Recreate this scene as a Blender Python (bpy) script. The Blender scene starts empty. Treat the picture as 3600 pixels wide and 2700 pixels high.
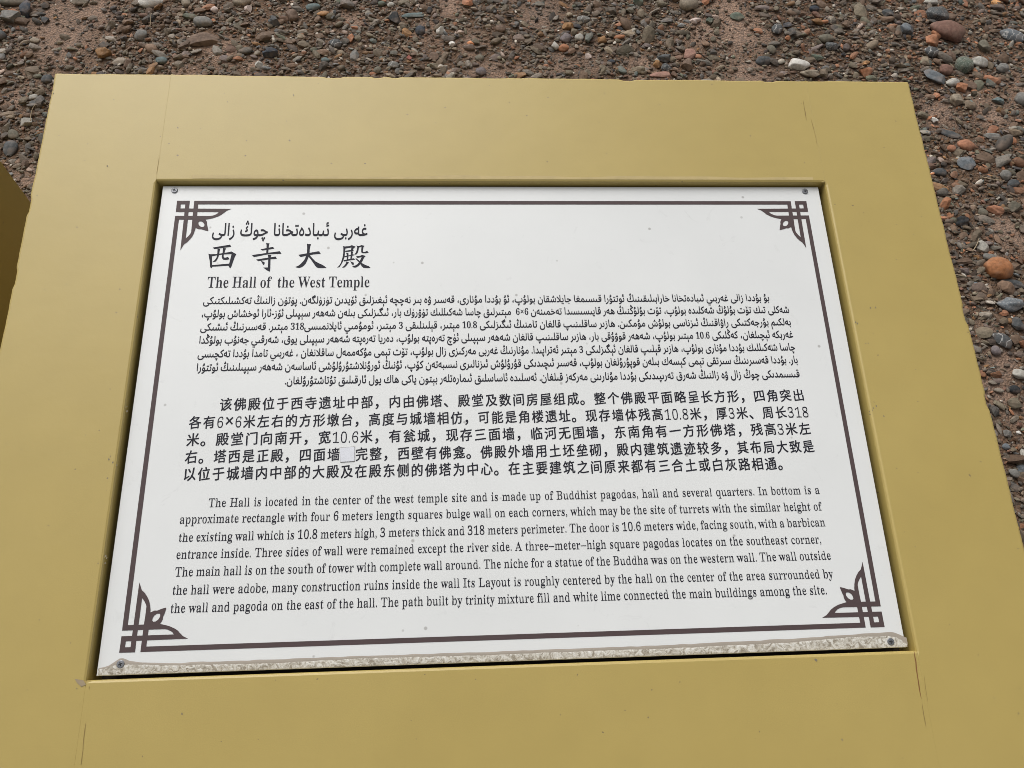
import bpy, math, random
import numpy as np
from mathutils import Vector, Matrix
from mathutils.geometry import delaunay_2d_cdt

CAM_LOC = [-0.04826, -0.42909, 1.56828]
CAM_ROT = [[0.9981, 0.01373, -0.06014], [-0.04077, 0.87849, -0.47602], [0.04629, 0.47756, 0.87738]]
NB = [0.0, -0.15959, 0.98718]
TAU = 0.16027860092424043
AR = [[-0.37202, 0.12954, 0.3462, 0.12809], [-0.37201, 0.11179, 0.36999, 0.11107], [-0.37196, 0.09388, 0.36954, 0.09372], [-0.37161, 0.07657, 0.36979, 0.07633], [-0.37163, 0.0585, 0.36964, 0.05891], [-0.37107, 0.04073, 0.37023, 0.04176], [-0.26532, 0.02251, 0.36978, 0.02285]]
CJ = [[-0.33966, -0.00994, 0.37043, -0.00917], [-0.37326, -0.03171, 0.37264, -0.03091], [-0.37367, -0.05265, 0.37198, -0.05229], [-0.37344, -0.07328, 0.37285, -0.07479], [-0.37226, -0.09362, 0.33021, -0.09533]]
EN = [[-0.34162, -0.12409, 0.3704, -0.12482], [-0.37121, -0.14201, 0.37017, -0.14449], [-0.37059, -0.16226, 0.37075, -0.16323], [-0.37089, -0.18095, 0.36228, -0.1828], [-0.3705, -0.2, 0.37092, -0.20156], [-0.37111, -0.21934, 0.36997, -0.22237], [-0.37112, -0.23841, 0.35921, -0.24005]]
TA = [-0.37035, 0.22579, -0.17271, 0.22531]
TE = [-0.36948, 0.15201, -0.16826, 0.15139]
KAI = [[[[-0.36766, 0.20874], [-0.34641, 0.21285], [-0.34455, 0.20978], [-0.36561, 0.2064]], [[-0.37219, 0.19973], [-0.36901, 0.19905], [-0.36754, 0.19877], [-0.36755, 0.19629], [-0.36569, 0.17902], [-0.36823, 0.18067], [-0.36943, 0.18833]], [[-0.36901, 0.19905], [-0.36088, 0.19941], [-0.34716, 0.20201], [-0.34387, 0.20299], [-0.33728, 0.19909], [-0.34355, 0.19923], [-0.35265, 0.19871], [-0.3612, 0.19764], [-0.36753, 0.19612]], [[-0.34387, 0.20299], [-0.33728, 0.19909], [-0.33889, 0.19534], [-0.3403, 0.18929], [-0.34204, 0.18163], [-0.34288, 0.17917], [-0.34401, 0.17945], [-0.34597, 0.18274], [-0.34505, 0.18602], [-0.34418, 0.19261], [-0.34331, 0.19923]], [[-0.36612, 0.18366], [-0.34526, 0.18558], [-0.34549, 0.18274], [-0.3659, 0.18131]], [[-0.36158, 0.20705], [-0.35806, 0.20649], [-0.35863, 0.20371], [-0.35876, 0.19984], [-0.35931, 0.19543], [-0.3604, 0.19158], [-0.36185, 0.18912], [-0.36342, 0.18803], [-0.36608, 0.18831], [-0.36365, 0.1905], [-0.3618, 0.19379], [-0.3612, 0.19764], [-0.36127, 0.20262]], [[-0.35484, 0.20825], [-0.35092, 0.20746], [-0.35193, 0.20424], [-0.35236, 0.20092], [-0.35298, 0.19816], [-0.35295, 0.19568], [-0.35225, 0.1943], [-0.35008, 0.19418], [-0.3487, 0.19483], [-0.34727, 0.19499], [-0.34522, 0.19179], [-0.34908, 0.19098], [-0.35244, 0.19099], [-0.35451, 0.19265], [-0.35523, 0.19541], [-0.35495, 0.19872], [-0.35463, 0.20204]]], [[[-0.30125, 0.21511], [-0.29878, 0.21454], [-0.29693, 0.21465], [-0.29737, 0.21185], [-0.29767, 0.20571], [-0.29744, 0.19904], [-0.30001, 0.19905], [-0.30025, 0.20795], [-0.30047, 0.21242]], [[-0.30763, 0.20603], [-0.2921, 0.20943], [-0.29032, 0.2068], [-0.30531, 0.20418]], [[-0.31798, 0.19774], [-0.28318, 0.20315], [-0.28075, 0.19942], [-0.29766, 0.19876], [-0.31501, 0.19485]], [[-0.31195, 0.19136], [-0.288, 0.19551], [-0.28609, 0.19224], [-0.29474, 0.19156], [-0.30951, 0.18904]], [[-0.29801, 0.19821], [-0.29337, 0.19764], [-0.29391, 0.19487], [-0.29402, 0.19018], [-0.29355, 0.18138], [-0.29348, 0.17482], [-0.29424, 0.174], [-0.29799, 0.1762], [-0.30219, 0.17978], [-0.29658, 0.18003], [-0.29682, 0.19019], [-0.29681, 0.1935]], [[-0.30618, 0.18968], [-0.30146, 0.18773], [-0.30088, 0.18636], [-0.30186, 0.18318], [-0.30287, 0.18389]]], [[[-0.2495, 0.21394], [-0.24703, 0.21337], [-0.24417, 0.21308], [-0.24502, 0.21056], [-0.24558, 0.20552], [-0.24567, 0.19995], [-0.24659, 0.19439], [-0.24803, 0.18942], [-0.24973, 0.18501], [-0.25198, 0.18199], [-0.25429, 0.18008], [-0.25714, 0.17911], [-0.26055, 0.17967], [-0.26252, 0.1804], [-0.25922, 0.18175], [-0.25599, 0.18449], [-0.25327, 0.18778], [-0.25106, 0.19164], [-0.24942, 0.19718], [-0.2488, 0.20107], [-0.24892, 0.20777]], [[-0.25952, 0.19778], [-0.23508, 0.20269], [-0.23337, 0.20269], [-0.23124, 0.19905], [-0.23878, 0.19853], [-0.24505, 0.19744], [-0.25035, 0.19635], [-0.25647, 0.19455]], [[-0.2475, 0.19773], [-0.24505, 0.19744], [-0.2414, 0.19271], [-0.23728, 0.18826], [-0.23377, 0.18603], [-0.22779, 0.18297], [-0.22527, 0.18103], [-0.22324, 0.1791], [-0.22758, 0.17857], [-0.23292, 0.17876], [-0.23539, 0.17971], [-0.23746, 0.18219], [-0.24114, 0.18773], [-0.24377, 0.19161], [-0.24638, 0.19495]]], [[[-0.20373, 0.21042], [-0.2001, 0.20929], [-0.2006, 0.20312], [-0.20099, 0.1942], [-0.20271, 0.1881], [-0.20495, 0.18313], [-0.20677, 0.18011], [-0.20989, 0.17903], [-0.20734, 0.18204], [-0.20508, 0.18645], [-0.20364, 0.1931], [-0.20292, 0.19978], [-0.20298, 0.20761]], [[-0.20208, 0.20957], [-0.19473, 0.21039], [-0.19231, 0.21162], [-0.18731, 0.20924], [-0.1897, 0.20728], [-0.19062, 0.20532], [-0.18955, 0.20308], [-0.19201, 0.20309], [-0.19316, 0.20505], [-0.19269, 0.20825], [-0.20049, 0.20676]], [[-0.20036, 0.2034], [-0.19208, 0.20494], [-0.18955, 0.20308], [-0.20029, 0.20155]], [[-0.19952, 0.2006], [-0.19622, 0.20003], [-0.1962, 0.19418], [-0.1962, 0.19029], [-0.19791, 0.19029], [-0.19815, 0.19418], [-0.19845, 0.19808]], [[-0.19322, 0.20253], [-0.1904, 0.20196], [-0.19085, 0.19805], [-0.19161, 0.19193], [-0.19355, 0.19139], [-0.19326, 0.19695], [-0.19326, 0.19974]], [[-0.20152, 0.19531], [-0.19182, 0.19778], [-0.18988, 0.19833], [-0.1886, 0.19682], [-0.19372, 0.19611], [-0.20001, 0.19408]], [[-0.20204, 0.18987], [-0.19356, 0.19166], [-0.18944, 0.19259], [-0.18717, 0.19069], [-0.19349, 0.18972], [-0.20124, 0.18798]], [[-0.19831, 0.18808], [-0.19474, 0.1864], [-0.19648, 0.18475], [-0.19855, 0.18145], [-0.2009, 0.17915], [-0.20383, 0.17955], [-0.20123, 0.18146], [-0.19916, 0.18476]], [[-0.19369, 0.18833], [-0.18922, 0.18637], [-0.18867, 0.18471], [-0.18957, 0.1824], [-0.19134, 0.18417]], [[-0.18648, 0.2111], [-0.1829, 0.21007], [-0.18349, 0.2053], [-0.18432, 0.20082], [-0.18619, 0.19803], [-0.18889, 0.19793], [-0.187, 0.20027], [-0.18568, 0.20474], [-0.18542, 0.20867]], [[-0.18485, 0.20951], [-0.17975, 0.21158], [-0.17612, 0.21061], [-0.17744, 0.20865], [-0.17783, 0.20528], [-0.17799, 0.20247], [-0.17698, 0.20163], [-0.17429, 0.20218], [-0.1726, 0.20346], [-0.1704, 0.20049], [-0.17422, 0.19977], [-0.17815, 0.19968], [-0.17991, 0.20108], [-0.18017, 0.20472], [-0.17992, 0.20933], [-0.18333, 0.2081]], [[-0.18669, 0.19525], [-0.18098, 0.19623], [-0.17881, 0.19745], [-0.1742, 0.19575], [-0.17599, 0.19353], [-0.17782, 0.18909], [-0.18013, 0.18467], [-0.18295, 0.18137], [-0.18581, 0.17929], [-0.18873, 0.1793], [-0.19088, 0.18086], [-0.18736, 0.18194], [-0.18402, 0.18414], [-0.1817, 0.188], [-0.17988, 0.19244], [-0.17906, 0.19421], [-0.18456, 0.19312]], [[-0.18721, 0.19191], [-0.18576, 0.19246], [-0.18273, 0.18967], [-0.17819, 0.18521], [-0.17421, 0.18298], [-0.16975, 0.18103], [-0.16749, 0.17881], [-0.17163, 0.17828], [-0.17653, 0.17885], [-0.17854, 0.18079], [-0.18163, 0.18578]]]]
ORN = [[[0.0, 0.0], [0.0162, 1e-05], [0.0164, -0.00529], [0.00023, -0.0053]], [[0.0, 0.0], [0.00509, 0.0], [0.00562, -0.01666], [0.00029, -0.01666]], [[0.01102, 1e-05], [0.0162, 1e-05], [0.01632, -0.01666], [0.01662, -0.02785], [0.01685, -0.05595], [0.01533, -0.06461], [0.01189, -0.07239], [0.01186, -0.06608], [0.01144, -0.02784]], [[0.02224, -0.02785], [0.02255, -0.0372], [0.02264, -0.04648], [0.02182, -0.04898], [0.01961, -0.05247], [0.01684, -0.05585], [0.01393, -0.06757], [0.01439, -0.06585], [0.01567, -0.06387], [0.01921, -0.06091], [0.02222, -0.05695], [0.02476, -0.05248], [0.02639, -0.04749], [0.02725, -0.04324], [0.02759, -0.04022], [0.02916, -0.02786]], [[0.02194, -0.00024], [0.02727, -0.00024], [0.02786, -0.02786], [0.02224, -0.02785]], [[6e-05, -0.0113], [0.02754, -0.01171], [0.07031, -0.01207], [0.06485, -0.01463], [0.05458, -0.01678], [0.00029, -0.01666]], [[6e-05, -0.02241], [0.04425, -0.02264], [0.04767, -0.02203], [0.051, -0.02051], [0.05345, -0.01872], [0.05459, -0.01693], [0.07031, -0.01207], [0.06485, -0.01463], [0.06122, -0.01796], [0.05842, -0.02076], [0.05472, -0.02306], [0.04972, -0.02534], [0.04422, -0.02686], [0.03892, -0.02812], [0.00022, -0.02783]]]
ORNT = [[0.02224, -0.02785], [0.03892, -0.02812], [0.04068, -0.03066], [0.04131, -0.03268], [0.04152, -0.03571], [0.04249, -0.03824], [0.04389, -0.04377], [0.04356, -0.04487], [0.03936, -0.04376], [0.03445, -0.042], [0.03188, -0.04214], [0.02963, -0.04123], [0.02759, -0.04022], [0.02378, -0.03871]]
ORNH = [[0.0318, -0.03055], [0.0342, -0.03075], [0.03653, -0.03242], [0.03834, -0.03546], [0.03834, -0.03773], [0.03694, -0.03888], [0.03456, -0.03873], [0.03225, -0.03721], [0.03059, -0.03444], [0.03034, -0.03191]]
PATCH = [[-0.19664, -0.05776], [-0.17949, -0.05672], [-0.17889, -0.0742], [-0.19529, -0.07488]]
TAUPE = [[-0.43857, -0.29251], [-0.42761, -0.28949], [-0.42169, -0.28573], [-0.41905, -0.28354], [-0.41559, -0.28309], [-0.41195, -0.28406], [-0.40967, -0.28584], [-0.39469, -0.28833], [-0.36011, -0.28977], [-0.31993, -0.2894], [-0.25255, -0.28964], [-0.15544, -0.28911], [-0.08643, -0.28936], [-0.01673, -0.28931], [0.05369, -0.28896], [0.15525, -0.28901], [0.22753, -0.28807], [0.30066, -0.28681], [0.37478, -0.28464], [0.41982, -0.28333], [0.42711, -0.28325], [0.4345, -0.28593], [0.44235, -0.28952]]
CRUST = [[-0.4379, -0.29309], [-0.42574, -0.2904], [-0.42057, -0.28973], [-0.41466, -0.29021], [-0.4089, -0.28955], [-0.39448, -0.29004], [-0.35989, -0.29176], [-0.31966, -0.29226], [-0.25231, -0.29337], [-0.15539, -0.29114], [-0.08643, -0.29226], [-0.01682, -0.29252], [0.05353, -0.2919], [0.15494, -0.29226], [0.22709, -0.29164], [0.30007, -0.2907], [0.37434, -0.28705], [0.40418, -0.28739], [0.421, -0.28732], [0.4306, -0.28884], [0.44136, -0.29586]]
CRACK = [[[0.43712, 0.43787], [0.43679, 0.42558], [0.43692, 0.41875], [0.43645, 0.40321]], [[0.44327, 0.40714], [0.44468, 0.38837], [0.44515, 0.37407], [0.44489, 0.36036]], [[0.44332, -0.3047], [0.44265, -0.31091], [0.44203, -0.32297], [0.44147, -0.33463], [0.44078, -0.34532], [0.44078, -0.35279]], [[0.44069, -0.35765], [0.4402, -0.36871], [0.44005, -0.3811]], [[0.44899, -0.32819], [0.4481, -0.34269], [0.4474, -0.3576]], [[-0.43994, -0.34491], [-0.44019, -0.35473], [-0.43928, -0.37052], [-0.43911, -0.38299]], [[-0.446, 0.33702], [-0.44592, 0.32384], [-0.44631, 0.31164]], [[-0.44109, -0.30942], [-0.44144, -0.31297]], [[-0.45163, 0.29566], [-0.44567, 0.29997]], [[0.44428, 0.30211], [0.44539, 0.30393]]]
MARKS = [[-0.45361, -0.06483], [-0.44982, -0.07188], [-0.44529, -0.07528], [-0.45469, -0.06847], [-0.44291, -0.00582], [-0.44192, -0.01105], [-0.44325, -0.17699], [-0.44174, -0.17916], [-0.4428, -0.18461], [-0.45035, -0.18441], [0.45227, 0.09132], [0.45032, 0.09293], [0.47369, 0.11309], [0.48048, 0.11303], [0.45819, 0.06339], [0.46122, 0.06375], [0.45127, -0.02221], [0.44934, -0.02474], [0.45536, -0.01971], [0.46255, -0.03262], [-0.50986, 0.32403], [-0.51608, 0.42948], [-0.27812, 0.43906], [-0.59761, 0.44356], [-0.59613, 0.4389], [-0.34465, -0.33955], [0.46857, -0.19067], [0.52256, -0.35512], [0.33004, -0.30953], [0.33127, -0.30987], [-0.45397, -0.31117], [0.10746, 0.0272], [0.01742, 0.4302], [0.34579, -0.38979]]
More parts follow.
